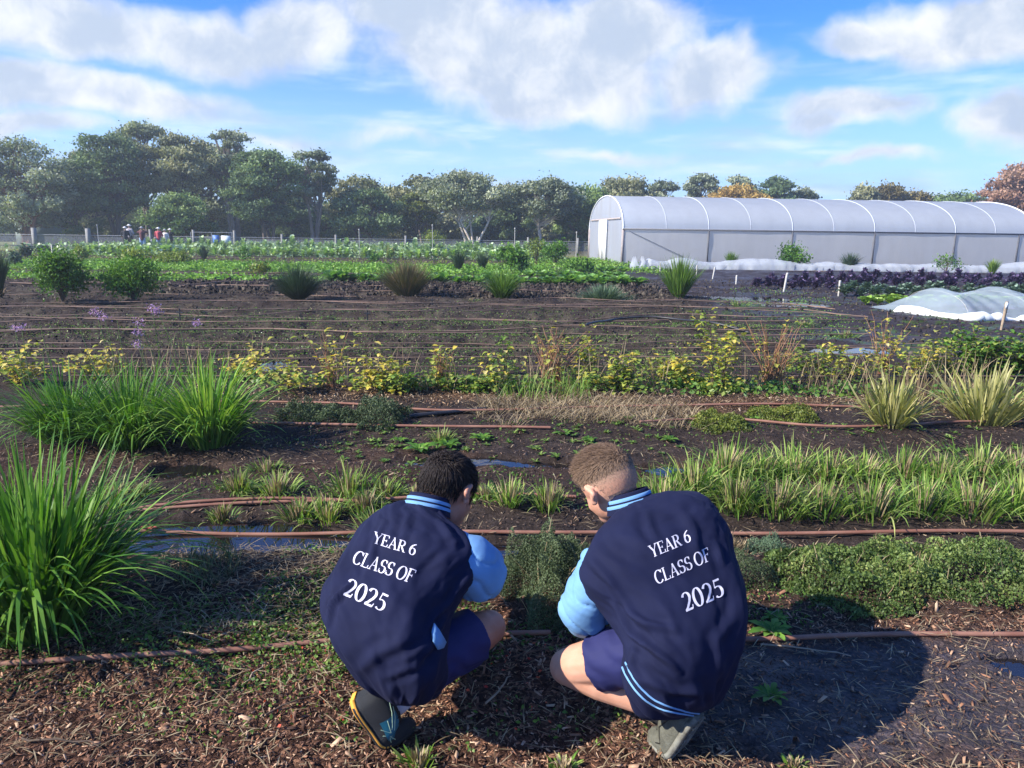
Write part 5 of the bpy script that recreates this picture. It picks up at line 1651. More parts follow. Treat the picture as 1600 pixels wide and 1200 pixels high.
c_navy = cloth('jacket_navy', (.0085, .011, .036), sheen=.04, st_=.45)
c_sky = cloth('jacket_light_blue', (.15, .31, .54), sheen=.02, st_=.5)
c_short = cloth('shorts_navy', (.022, .025, .095), .7, sheen=.05)
c_skinL = skinmat('skin_olive', (.38, .17, .11), (.46, .22, .15))
c_skinR = skinmat('skin_fair', (.52, .26, .17), (.60, .32, .22))
c_thread = plain('white_embroidery', (.60, .58, .68), .7, var=.05)
c_sock = cloth('white_sock', (.50, .50, .58), sheen=0)
c_sockd = cloth('dark_sock', (.03, .03, .032), sheen=0)


def loft(b, rings, close0=True, close1=True):
    rings = np.array(rings)
    m_, k = rings.shape[:2]
    i = np.arange(m_ - 1)[:, None] * k; j = np.arange(k)[None]; j2 = (j + 1) % k
    b.add(rings.reshape(-1, 3), np.stack([i + j, i + j2, i + k + j2, i + k + j], -1).reshape(-1, 4))
    for c, r in ((close0, rings[0]), (close1, rings[-1])):
        if c:
            b.add(np.vstack([r, r.mean(0)[None]]), [(jj, (jj + 1) % k, k) for jj in range(k)])


def torso_rings(st, e1, k=150, sub=13, wr=.006, seed=0):
    """st: (pxL, pxR, py, depth, thickness ratio) from hem to neck; returns rings of points"""
    e1 = np.array(e1, float); e1 /= np.linalg.norm(e1)
    C, Wd, Kk = [], [], []
    for L_, R__, py, dep, kk in st:
        c = np.array(PD((L_ + R__) / 2, py, dep))
        pl, pr = np.array(PD(L_, py, dep)), np.array(PD(R__, py, dep))
        hw = (pr - pl)[0] / 2
        C.append(c); Wd.append(hw / math.sqrt(e1[0] ** 2 + (kk * e1[1]) ** 2)); Kk.append(kk)
    C, Wd, Kk = np.array(C), np.array(Wd), np.array(Kk)
    n = len(st)
    # smooth interpolation (Catmull-Rom)
    def cr(A, t_):
        i = int(min(t_, n - 1.0001)); f = t_ - i
        p0, p1, p2, p3 = A[max(i - 1, 0)], A[i], A[min(i + 1, n - 1)], A[min(i + 2, n - 1)]
        return .5 * ((2 * p1) + (-p0 + p2) * f + (2 * p0 - 5 * p1 + 4 * p2 - p3) * f * f + (-p0 + 3 * p1 - 3 * p2 + p3) * f ** 3)
    ts = np.linspace(0, n - 1, (n - 1) * sub + 1)
    CC = np.array([cr(C, t_) for t_ in ts]); WW = np.array([cr(Wd, t_) for t_ in ts]); KK = np.array([cr(Kk, t_) for t_ in ts])
    up0 = C[-1] - C[0]; up0 /= np.linalg.norm(up0)
    rings = []
    for i, t_ in enumerate(ts):
        tg = CC[min(i + 6, len(ts) - 1)] - CC[max(i - 6, 0)]
        tg = tg / (np.linalg.norm(tg) + 1e-9) * .35 + up0 * .65
        e2 = np.cross(e1, tg); e2 /= np.linalg.norm(e2)
        a_ = np.arange(k) * 2 * math.pi / k
        ca, sa = np.cos(a_), np.sin(a_)
        ex = 2 / 2.35
        cx_, sy_ = np.sign(ca) * np.abs(ca) ** ex, np.sign(sa) * np.abs(sa) ** ex
        v = t_ / (n - 1)
        f1 = fbm(a_ * 0 + ca * 2.2 + v * 3.0, sa * 2.2 + v * 5.0, seed, 3)
        # diagonal drag folds low on the back, slack above the hem
        drag = np.sin(ca * 5.5 + v * 15 + 1.6 * fbm(ca * 1.7, sa + v * 3, seed + 4, 2)) * np.exp(-((v - .30) / .26) ** 2)
        disp = wr * 1.25 * (1.1 * f1 + 1.0 * drag * (.4 + .6 * np.abs(f1))) + .0032 * fbm(ca * 7 + v * 6, sa * 7 + v * 20, seed + 7, 3) + .010 * np.exp(-((v - .10) / .07) ** 2) * np.sin(a_ * 11 + 2 * f1)
        w_ = WW[i]
        rings.append(CC[i] + (e1[None] * (cx_ * (w_ + disp))[:, None]) + e2[None] * (sy_ * (w_ * KK[i] + disp))[:, None])
    return rings, e1, up0


# --- serif capitals and figures built from pen strokes
def arc(cx, cy, rx, ry, a0, a1, n=22):
    return [(cx + rx * math.cos(R(a0 + (a1 - a0) * i / n)), cy + ry * math.sin(R(a0 + (a1 - a0) * i / n))) for i in range(n + 1)]


TK, TN = .148, .052
def gly(ch):
    s_ = []                                   # (points, width or None for pen)
    def bar(x0, x1, y): s_.append(([(x0, y), (x1, y)], TN))
    if ch == 'Y':
        s_ += [([(.10, 1), (.42, .46)], TK * .9), ([(.74, 1), (.43, .46)], TN * 1.2), ([(.42, .5), (.42, 0)], TK)]
        bar(-.02, .26, .98); bar(.60, .86, .98); bar(.28, .57, .02); w = .84
    elif ch in 'EFL':
        s_ += [([(.16, 0), (.16, 1)], TK)]; bar(.02, .3, .98); w = .70
        if ch in 'EL': bar(.02, .60, .02); s_ += [([(.60, .02), (.64, .24)], TN * 1.3)]
        else: bar(.02, .32, .02)
        if ch in 'EF': bar(.16, .60, .98); bar(.16, .46, .52); s_ += [([(.60, 1), (.60, .80)], TN * 1.3), ([(.46, .62), (.46, .42)], TN)]
    elif ch == 'A':
        s_ += [([(.10, 0), (.40, 1)], TN * 1.2), ([(.38, 1), (.70, 0)], TK)]
        bar(.18, .62, .34); bar(-.02, .24, .02); bar(.55, .86, .02); w = .84
    elif ch == 'R':
        s_ += [([(.16, 0), (.16, 1)], TK), ([(.16, .98), (.36, .98)] + arc(.38, .75, .20, .23, 90, -90) + [(.16, .51)], None), ([(.36, .50), (.66, .02)], TK * .95)]
        bar(.02, .32, .02); bar(.02, .2, .98); bar(.6, .80, .02); w = .80
    elif ch == 'C':
        s_ += [(arc(.42, .5, .35, .49, 38, 322, 36), None), ([(.71, .98), (.71, .72)], TN)]; w = .80
    elif ch == 'O':
        s_ += [(arc(.42, .5, .35, .49, 0, 360, 44), None)]; w = .87
    elif ch == '0':
        s_ += [(arc(.32, .5, .25, .49, 0, 360, 40), None)]; w = .68
    elif ch == 'S':
        s_ += [(arc(.33, .74, .22, .235, 25, 250, 20) + arc(.33, .27, .24, .255, 75, -155, 20), None), ([(.53, .97), (.53, .74)], TN), ([(.09, .30), (.09, .03)], TN)]; w = .66
    elif ch == '6':
        s_ += [([(.56, .99), (.40, .93), (.24, .80), (.13, .62), (.09, .42)] + arc(.33, .32, .24, .30, 160, 520, 34), None)]; w = .66
    elif ch == '2':
        s_ += [(arc(.30, .72, .22, .26, 165, -20, 18) + [(.44, .48), (.24, .20), (.08, .06)], None), ([(.05, .06), (.52, .06)], TK * .8), ([(.52, .03), (.57, .24)], TN)]; w = .68
    elif ch == '5':
        s_ += [([(.14, .94), (.52, .94)], TK * .75), ([(.18, .96), (.12, .58)], TN), ([(.12, .58)] + arc(.27, .33, .25, .29, 100, -140, 24), None)]; w = .66
    else:
        w = .30
    return s_, w


def lettering(b, text, bl, br, up, bvh, off):
    """text along baseline bl->br (as seen), laid onto the jacket surface"""
    tot = sum(gly(c)[1] for c in text)
    x = 0
    m_ = 0
    for ch in text:
        S_, w = gly(ch)
        for pts, wd in S_:
            m_ += 1
            # resample
            P = []
            for a, c in zip(pts[:-1], pts[1:]):
                d = math.dist(a, c); k = max(1, int(d / .05))
                P += [(a[0] + (c[0] - a[0]) * i / k, a[1] + (c[1] - a[1]) * i / k) for i in range(k)]
            P.append(pts[-1]); P = np.array(P)
            tg = np.gradient(P, axis=0); tg /= np.linalg.norm(tg, axis=1)[:, None] + 1e-9
            if wd is None:
                ww = TN * .9 + (TK - TN * .6) * np.abs(tg[:, 1]) ** 1.5
            else:
                ww = np.full(len(P), wd)
            nn = np.stack([-tg[:, 1], tg[:, 0]], -1)
            V2 = np.stack([P - nn * ww[:, None] / 2, P, P + nn * ww[:, None] / 2], 1).reshape(-1, 2)
            V = []
            ok = True
            for gx, gy in V2:
                u_ = (x + gx) / tot
                px = bl[0] + (br[0] - bl[0]) * u_ + up[0] * gy
                py = bl[1] + (br[1] - bl[1]) * u_ + up[1] * gy
                d = ray(px, py).normalized()
                h, nrm, _, _ = bvh.ray_cast(Vector((0, 0, CAMH)), d)
                if h is None:
                    ok = False; break
                if nrm.dot(d) > 0: nrm = -nrm
                V.append(h + nrm * (.0012 + .00025 * (m_ % 6)) - off)
            if not ok: continue
            n = len(P); i0 = np.arange(n - 1)[:, None] * 3 + np.arange(2)[None]
            b.add([list(v) for v in V], np.stack([i0, i0 + 1, i0 + 4, i0 + 3], -1).reshape(-1, 4))
        x += w


def frame(fwd, up):
    f = np.array(fwd, float); f /= np.linalg.norm(f)
    u_ = np.array(up, float); u_ -= f * u_.dot(f); u_ /= np.linalg.norm(u_)
    return f, u_, np.cross(f, u_)             # forward, up, right


def strands(b, P, d0, d1, L, w, T, n=4):
    N = len(P)
    rows = []
    Q = P.copy()
    side = np.cross(d0, d1) + rng.normal(0, .3, (N, 3)); side /= np.linalg.norm(side, axis=1)[:, None] + 1e-9
    for i in range(n + 1):
        s_ = i / n
        if i:
            d = d0 * (1 - s_) + d1 * s_
            d /= np.linalg.norm(d, axis=1)[:, None] + 1e-9
            Q = Q + d * (L / n)[:, None]
        ww = (w * (1 - .85 * s_ ** 1.5))[:, None]
        rows.append(np.stack([Q - side * ww / 2, Q + side * ww / 2], 1))
    V = np.stack(rows, 1)
    i0 = np.arange(N)[:, None] * (2 * (n + 1)) + np.arange(n)[None] * 2
    b.add(V.reshape(-1, 3), np.stack([i0, i0 + 1, i0 + 3, i0 + 2], -1).reshape(-1, 4), np.repeat(np.clip(T, 0, 1), 2 * (n + 1)))


def hairmat(name, cols):
    m_ = leafmat(name, cols, .65, .05, .15, var=.12, scale=60)
    return m_


def shoe(root, off, H, B, T, updir, matU, matS, matM, name='shoe', side=1, panel=None, logo=None, wid=.044, hh=.075):
    """H, B, T: bottom of heel, ball and toe tip in the world"""
    H, B, T = [np.array(v) for v in (H, B, T)]
    ts = np.linspace(0, 1, 22)
    mid = lambda a, c, s_: a * (1 - s_) + c * s_
    BL_ = []
    for s_ in ts:
        if s_ < .62: p = mid(H, B, s_ / .62)
        else: p = mid(B, T, (s_ - .62) / .38)
        BL_.append(p)
    BL_ = np.array(BL_)
    for _ in range(5): BL_[1:-1] = (BL_[:-2] + BL_[1:-1] * 2 + BL_[2:]) / 4
    tg = np.gradient(BL_, axis=0); tg /= np.linalg.norm(tg, axis=1)[:, None]
    lat = np.cross(tg[5], np.array(updir)); lat /= np.linalg.norm(lat)
    up_ = np.cross(lat[None], tg); up_ /= np.linalg.norm(up_, axis=1)[:, None]
    def prof(s_):
        w_ = wid * (.78 + .25 * math.sin(math.pi * min(1, s_ * 1.15)) - .12 * math.exp(-((s_ - .38) / .14) ** 2)) * math.sqrt(max(.02, 1 - max(0, (s_ - .80) / .2) ** 2)) * math.sqrt(max(.05, 1 - max(0, (.10 - s_) / .12) ** 2))
        h_ = hh * (1 - .06 * math.exp(-(s_ / .05) ** 2) - .48 * float(sstep(.30, .82, s_))) * math.sqrt(max(.04, 1 - max(0, (s_ - .84) / .17) ** 2))
        return w_, h_
    def S(s_, a_, extra=0.0):
        i = s_ * 21; k = int(min(i, 20)); f = i - k
        c = BL_[k] * (1 - f) + BL_[k + 1] * f; u_ = up_[k] * (1 - f) + up_[k + 1] * f
        w_, h_ = prof(s_)
        return c + lat * math.copysign(abs(math.cos(a_)) ** .8, math.cos(a_)) * (w_ + extra) * (1 - .22 * abs(math.sin(a_)) ** 2) + u_ * (abs(math.sin(a_)) ** .75) * (h_ + extra) - 0
    e_ = empty('tmp_' + name, (0, 0, 0)); bpy.data.objects.remove(e_)
    b = MB()
    rings = [[S(s_, a_) - off for a_ in np.linspace(0, math.pi, 25)] for s_ in ts]
    rings = np.array(rings)
    loft(b, rings)
    up_o = b.build(name, matU, root)
    b = MB(); rs = []
    th = .009
    for i, s_ in enumerate(ts):
        w_, h_ = prof(s_); w_ *= 1.06
        t_ = th * (1.25 - .5 * s_)
        c = BL_[i]; u_ = up_[i]
        rs.append([c + lat * w_ + u_ * .010, c + lat * w_ * 1.04 - u_ * t_ * .5, c + lat * w_ * .86 - u_ * t_, c - lat * w_ * .86 - u_ * t_, c - lat * w_ * 1.04 - u_ * t_ * .5, c - lat * w_ + u_ * .010])
    loft(b, np.array(rs) - off)
    so = b.build('sole', matM, up_o)
    b = MB(); rs = []
    for i, s_ in enumerate(ts[:16]):
        w_, h_ = prof(s_); w_ *= 1.075; t_ = th * (1.25 - .5 * s_) * (1 - .7 * s_)
        c = BL_[i]; u_ = up_[i]
        rs.append([c + lat * w_ + u_ * .007, c + lat * w_ * 1.02 - u_ * t_ * .7, c - lat * w_ * 1.02 - u_ * t_ * .7, c - lat * w_ + u_ * .007])
    rs[0] = [p - tg[0] * .004 for p in rs[0]]
    loft(b, np.array(rs) - off)
    b.build('midsole', matS, up_o)
    b = MB()
    for i in range(1, 21):                    # tread bars
        w_, _ = prof(ts[i]); c = BL_[i] - up_[i] * (th * (1.25 - .5 * ts[i]) + .002)
        for q in (-.6, 0, .6):
            Mx = Matrix((tuple(tg[i]), tuple(lat), tuple(up_[i]))).transposed()
            b.box(c + lat * w_ * q - off, (.0065, w_ * .42, .005), M=Mx)
    b.build('tread', matM, up_o)
    def line(pts, r, mat, nm):
        b = MB(); b.tube(np.array([S(s_, a_, .0015) for s_, a_ in pts]) - off, r, 5); b.build(nm, mat, up_o)
    return up_o, S, line, BL_, up_, lat


def hand(b, wrist, d, palm_n, s_=1.0, curl=.5):
    """palm, four bent fingers of different length and a thumb leaving the side of the palm"""
    d = np.array(d, float); d /= np.linalg.norm(d)
    pn = np.array(palm_n, float); pn -= d * pn.dot(d); pn /= np.linalg.norm(pn)
    lt = np.cross(d, pn)
    w0 = np.array(wrist, float)
    for q in (-.026, -.009, .009, .026):
        limb(b, [w0 + lt * q * .55, w0 + d * .07 * s_ + lt * q * s_], [.014, .0115 * s_], 10)
    for q, L in ((-.027, .058), (-.009, .070), (.009, .066), (.026, .050)):
        p0 = w0 + d * .07 * s_ + lt * q * s_
        c1, c2, c3 = curl * .5, curl * 1.2, curl * 1.8
        dirs = [d * math.cos(c) + pn * math.sin(c) + lt * q * 2 for c in (c1, c2, c3)]
        p1 = p0 + dirs[0] * L * .45 * s_; p2 = p1 + dirs[1] * L * .32 * s_; p3 = p2 + dirs[2] * L * .26 * s_
        limb(b, [p0, p1, p2, p3], [.0085 * s_, .0078 * s_, .007 * s_, .006 * s_], 8)
    t0 = w0 + d * .025 * s_ - lt * .026 * s_
    t1 = t0 + (d * .6 - lt * .7 + pn * .35) * .034 * s_; t2 = t1 + (d * .9 - lt * .2 + pn * .4) * .028 * s_
    limb(b, [w0 + d * .012 - lt * .012, t0, t1, t2], [.013, .011 * s_, .009 * s_, .007 * s_], 8)


def ripple(o, fn):
    n = len(o.data.vertices)
    c_ = np.zeros(n * 3); o.data.vertices.foreach_get('co', c_); c_ = c_.reshape(-1, 3)
    m_ = np.zeros(n * 3); o.data.vertices.foreach_get('normal', m_); m_ = m_.reshape(-1, 3)
    o.data.vertices.foreach_set('co', (c_ + m_ * fn(c_)[:, None]).ravel()); o.data.update()


def boy(cfg):
    off = np.array(cfg['root']); skin = cfg['skin']
    root = empty('person', Vector(cfg['root']), 0, cfg['label'], 'person')
    rings, e1, up0 = torso_rings(cfg['st'], cfg['e1'], seed=cfg['seed'], wr=cfg.get('wr', .0065))
    # jacket back and front in one piece
    b = MB(); loft(b, np.array(rings))
    jk = b.build('jacket', c_navy, root)
    # creases pressed into the cloth
    co = np.zeros(len(jk.data.vertices) * 3); jk.data.vertices.foreach_get('co', co); co = co.reshape(-1, 3)
    nm = np.zeros(len(co) * 3); jk.data.vertices.foreach_get('normal', nm); nm = nm.reshape(-1, 3)
    bv0 = BVHTree.FromPolygons([Vector(v) for v in co], [tuple(p.vertices) for p in jk.data.polygons])
    for pts, dp, wd in cfg['creases']:
        Q = []
        for (xa_, ya_), (xb2, yb2) in zip(pts[:-1], pts[1:]):
            for q in np.linspace(0, 1, 14, endpoint=False):
                h = bv0.ray_cast(Vector((0, 0, CAMH)), ray(xa_ + (xb2 - xa_) * q, ya_ + (yb2 - ya_) * q).normalized())[0]
                if h is not None: Q.append(np.array(h))
        if len(Q) < 3: continue
        Q = np.array(Q)
        dist = np.sqrt(((co[:, None] - Q[None]) ** 2).sum(-1)); j = dist.argmin(1); dm = dist.min(1)
        fade = np.sin(math.pi * np.clip((j + 1) / (len(Q) + 1), 0, 1)) ** .6
        co -= nm * (1.45 * dp * fade * (np.exp(-(dm / wd) ** 2) - .55 * np.exp(-((dm - wd * 2.1) / (wd * 1.1)) ** 2)))[:, None]
    jk.data.vertices.foreach_set('co', co.ravel()); jk.data.update()
    bvh = BVHTree.FromPolygons([v.co.copy() for v in jk.data.vertices], [tuple(p.vertices) for p in jk.data.polygons])
    jk.data.transform(Matrix.Translation(-Vector(off)))
    # skin
    f, u_, r_ = frame(cfg['face'], cfg['hup'])
    hc = np.array(cfg['head'])
    b = MB()
    def hp(a, c, d): return hc + (r_ * a + f * c + u_ * d) * cfg.get('hs', 1.0)
    def hell(c, rad, b_=None):
        q = MB(); q.ball((0, 0, 0), 1, .5, 22, 14)
        V = q.V[0]
        V = c + V[:, 0:1] * rad[0] * r_ + V[:, 1:2] * rad[1] * f + V[:, 2:3] * rad[2] * u_
        for Fq in q.F: pass
        (b_ or b).V.append(V); (b_ or b).T.append(np.full(len(V), .5)); (b_ or b).F += [Fq + (b_ or b).n for Fq in q.F]; (b_ or b).n += len(V)
    hs = cfg.get('hs', 1.0)
    hell(hp(0, -.008, .018), (.072 * hs, .090 * hs, .084 * hs))
    hell(hp(0, .022, -.030), (.060 * hs, .066 * hs, .070 * hs))
    hell(hp(0, .048, -.074), (.036 * hs, .036 * hs, .032 * hs))
    hell(hp(0, .006, -.058), (.052 * hs, .050 * hs, .040 * hs))
    hell(hp(.034, .055, -.036), (.022, .022, .024)); hell(hp(-.034, .055, -.036), (.022, .022, .024))
    limb(b, [hp(0, .082, .000), hp(0, .100, -.028)], [.007, .011]); hell(hp(0, .092, -.030), (.015, .010, .008))
    hell(hp(0, .083, -.052), (.020, .008, .006)); hell(hp(0, .081, -.061), (.017, .008, .006))
    nb = np.array(cfg['neck'])
    limb(b, [hp(0, -.022, -.035), hp(0, -.030, -.075) * .5 + nb * .5, nb], [.052, .050, .058])
    for sg in (-1, 1):
        er = [hp(sg * (.076 + .012 * max(0, -math.cos(q_)) + .003), -.010 - .017 * -math.cos(q_) * 1.0 - .004, -.004 + .029 * math.sin(q_)) for q_ in np.linspace(-2.2, 2.6, 12)]
        er = [hp(sg * (.076 + .010 * (.5 - .5 * math.cos(q_))), .004 - .028 * (.5 - .5 * math.cos(q_)), -.002 + .030 * math.sin(q_ * .5 - math.pi / 2) if False else -.024 + .046 * (q_ / (2 * math.pi))) for q_ in np.linspace(0, 2 * math.pi, 12)]
        limb(b, er, [.0075 * hs] * 12, 8)
        hell(hp(sg * .078, -.010, 0), (.007 * hs, .013 * hs, .021 * hs))
        hell(hp(sg * .077, -.004, -.023), (.008 * hs, .009 * hs, .010 * hs))
    # trunk core so the head, arms and legs are one body
    cc = [np.mean(r0, 0) for r0 in rings]
    n = len(cc)
    limb(b, [cc[int(n * .36)], cc[int(n * .5)], cc[int(n * .72)], nb - (nb - cc[-1]) * .2], [.085, .085, .085, .05])
    for A in cfg['arms']:
        limb(b, A, [.048, .040, .027])
    for Lg in cfg['legs']:
        hip, kn, an, he = [np.array(q) for q in Lg]
        limb(b, [hip, hip * .4 + kn * .6, kn * .86 + hip * .14, kn], [.085, .076, .066, .057])
        limb(b, [kn, kn * .66 + an * .34, kn * .3 + an * .7, an], [.056, .055, .040, .032])
    for A, hd in zip(cfg['arms'], cfg['hands']):
        w_ = np.array(A[-1]); hand(b, w_, hd, (0, .2, -1), 1.0, .55)
    body = solid(b, 'body', skin, root, .0042, 8, .5, origin=off)
    # eyes, brows and lips
    for sg in (-1, 1):
        b = MB(); b.ball(hp(sg * .028, .0600, -.004) - off, .0105, .5, 12, 8); ey = b.build('eye', m_white, root)
        b = MB(); b.ball(hp(sg * .0285, .0672, -.005) - off, .0050, .5, 10, 6); b.build('iris', m_cane, ey)
    b = MB(); b.tube(np.array([hp(x, .0885 - abs(x) * .35, -.0565) for x in (-.018, -.009, 0, .009, .018)]) - off, [.001, .004, .0035, .004, .001], 6)
    b.build('mouth', plain('lips', (.45, .17, .15), .5), root)
    # collar
    b = MB()
    nk = cfg['collar_dir']; nk = np.array(nk) / np.linalg.norm(nk)
    c0 = np.array(cfg['collar'])
    ca = e1 - nk * e1.dot(nk); ca /= np.linalg.norm(ca); cb = np.cross(nk, ca)
    def cring(h, r, k=48):
        a_ = np.arange(k) * 2 * math.pi / k
        return c0 + nk * h + (ca[None] * np.cos(a_)[:, None] * r * 1.0 + cb[None] * np.sin(a_)[:, None] * r * 1.0)
    r0, r1 = cfg.get('cr', (.082, .066))
    def cr_(h): return r0 + (r1 - r0) * (h + .012) / .06
    hs_ = [-.012, 0, .015, .030, .042, .048]
    rr2 = [cring(h, cr_(h)) for h in hs_] + [cring(.046, cr_(.048) - .006), cring(.02, cr_(.02) - .007), cring(-.01, cr_(-.01) - .007)]
    loft(b, np.array(rr2) - off, False, False)
    col_ = b.build('collar', c_navy, jk)
    for h in (.012, .029):
        b = MB(); loft(b, np.array([cring(h - .0055, cr_(h - .0055) + .0006), cring(h - .004, cr_(h) + .0022), cring(h + .004, cr_(h) + .0022), cring(h + .0055, cr_(h + .0055) + .0006)]) - off, False, False)
        b.build('collar_stripe', c_sky, col_)
    # sleeves
    for A, sr in zip(cfg['arms'], cfg['srad']):
        S0, E_, W_ = [np.array(q) for q in A]
        b = MB()
        P = []
        for s_ in np.linspace(0, 1, 30):
            P.append((1 - s_) ** 2 * S0 + 2 * s_ * (1 - s_) * (E_ * 1.9 - (S0 + W_) * .45) + s_ ** 2 * W_)
        P = np.array(P) - off
        sx_ = np.linspace(0, 1, 30)
        rad = np.interp(sx_, [0, .18, .4, .52, .7, .9, .94, 1], sr)
        rad = rad * (1 + .045 * np.sin(sx_ * 46) * np.exp(-((sx_ - .52) / .18) ** 2) + .03 * np.sin(sx_ * 31 + 1))
        b.tube(P, rad, 26)
        me_o = solid(b, 'sleeve', c_sky, jk, .006, 4, .5)
        ripple(me_o, lambda c_: (.0035 * fbm(c_[:, 0] * 11, c_[:, 1] * 11, 5, 3, z=c_[:, 2] * 11) + -.008 * (1 - np.abs(np.sin(c_[:, 2] * 34 + c_[:, 0] * 30 + 5 * fbm(c_[:, 0] * 5, c_[:, 1] * 5, 9, 2, z=c_[:, 2] * 5)))) ** 4))
        b = MB(); dd = P[-1] - P[-4]; dd /= np.linalg.norm(dd)
        b.tube([P[-1] - dd * .035, P[-1] + dd * .012], [sr[-1] + .004, sr[-1] + .002], 20); b.build('cuff', c_navy, me_o)
    # shorts
    b = MB()
    for Lg, sh in zip(cfg['legs'], cfg['shorts']):
        hip, kn = np.array(Lg[0]), np.array(Lg[1])
        s0, s1, ra, rb = sh
        d = kn - hip
        limb(b, [hip, hip + d * s0], [ra, (ra + rb) / 2])
        b.tube([hip + d * (s0 + (s1 - s0) * q) for q in np.linspace(0, 1, 6)], np.linspace((ra + rb) / 2, rb, 6), 26)
    hips = [np.array(Lg[0]) for Lg in cfg['legs']]
    limb(b, hips, [.105, .105])
    so = solid(b, 'shorts', c_short, root, .005, 5, .5, origin=off)
    ripple(so, lambda c_: .0026 * np.sin(c_[:, 0] * 70 + c_[:, 2] * 90 + 3 * fbm(c_[:, 0] * 8, c_[:, 1] * 8, 3, 2, z=c_[:, 2] * 8)))
    # lettering
    for text, bl, br, up in cfg['text']:
        b = MB(); lettering(b, text, bl, br, up, bvh, Vector(off)); b.build('lettering', c_thread, jk)
    # hair
    hb = MB()
    N = cfg['nhair']
    d = rng.normal(size=(N * 3, 3)); d /= np.linalg.norm(d, axis=1)[:, None]       # in (right, forward, up)
    keep = cfg['hairfn'](d)
    d = d[keep > U(0, 1, len(keep))][:N]
    P = hc + r_ * 0 + np.outer(d[:, 0], r_) * .0725 * hs + np.outer(d[:, 1], f) * .0905 * hs + np.outer(d[:, 2], u_) * .0845 * hs + (f * -.008 + u_ * .018) * hs
    nrm = np.outer(d[:, 0], r_) + np.outer(d[:, 1], f) + np.outer(d[:, 2], u_)
    L_, d0m, d1m, tt = cfg['hairdir'](d, nrm, f, u_, r_)
    d0m /= np.linalg.norm(d0m, axis=1)[:, None]; d1m /= np.linalg.norm(d1m, axis=1)[:, None]
    strands(hb, P - off, d0m, d1m, L_, np.full(len(P), cfg.get('hw', .0026)), tt)
    ho = hb.build('hair', cfg['hairmat'], root)
    # scalp cap under the hair
    q = MB(); q.ball((0, 0, 0), 1, .5, 48, 30); V = q.V[0]
    kv = cfg['capfn'](V)
    Vw = hc + (f * -.008 + u_ * .018) * hs + np.outer(V[:, 0], r_) * .0733 * hs + np.outer(V[:, 1], f) * .0913 * hs + np.outer(V[:, 2], u_) * .0853 * hs - off
    q2 = MB(); Fq = [F_[kv[F_].all(1)] for F_ in q.F]
    q2.V = [Vw]; q2.T = [cfg['captint'](V)]; q2.n = len(V); q2.F = [F_ for F_ in Fq if len(F_)]
    q2.build('scalp_hair', cfg['capmat'], ho)
    return root, jk, rings, off, bvh, e1, up0

m_white = plain('white_panel', (.82, .82, .80), .5, var=.05)
m_cane = plain('red_cane', (.24, .10, .05), .6, col2=(.34, .20, .11), scale=20)
V3 = lambda *a: np.array(PD(*a))
# ---------------------------------------------------------------- dark haired boy (left)
hair_dark = hairmat('hair_dark', [(.007, .005, .005), (.018, .013, .012), (.045, .034, .031)])
hair_fair = hairmat('hair_fair', [(.07, .042, .027), (.18, .115, .075), (.36, .25, .17)])
cap_dark = leafmat('scalp_dark', [(.14, .07, .05), (.03, .02, .017), (.012, .009, .008)], .8, .0, .2, var=.1, scale=40)
cap_fair = leafmat('scalp_fair', [(.50, .25, .165), (.33, .20, .14), (.13, .088, .06)], .8, .0, .2, var=.12, scale=160)


def hd_dark(d, nrm, f, u_, r_):
    n = len(d)
    whorl = nrm * .22 - u_[None] * np.clip(.9 - d[:, 2:3], 0, 1) * .8 + np.outer(d[:, 1] * .5 + .25, f) + rng.normal(0, .07, (n, 3))
    down = -nrm * .12 - u_[None] * .9 + np.outer(np.sign(d[:, 1]) * .2, f) + rng.normal(0, .07, (n, 3))
    k = np.clip(d[:, 2] * 1.2 + .1, 0, 1)[:, None]
    fwd = f[None] * .9 - nrm * .10 + np.outer(d[:, 0] * .5, r_) + rng.normal(0, .08, (n, 3))
    return np.where(d[:, 2] > .1, .036, .024) * U(.6, 1.15, n), whorl, down * (1 - k) + fwd * k, U(.1, .8, n) + .15 * k[:, 0]


def hd_fair(d, nrm, f, u_, r_):
    n = len(d)
    top = np.clip((d[:, 2] - .10) * 1.5, 0, 1)
    k = top[:, None]
    L_ = (.0055 + .040 * top) * U(.55, 1.15, n)
    d0 = nrm * (.55) + u_[None] * .15 * k - u_[None] * .5 * (1 - k) + f[None] * .35 * k + rng.normal(0, .08, (n, 3))
    d1 = (nrm * .1 - u_[None] * .8) * (1 - k) + (f[None] * .9 + nrm * .2 + np.outer(d[:, 0] * .6, r_)) * k + rng.normal(0, .08, (n, 3))
    return L_, d0, d1, np.clip(.75 - .45 * top, 0, 1) + U(-.2, .3, n)


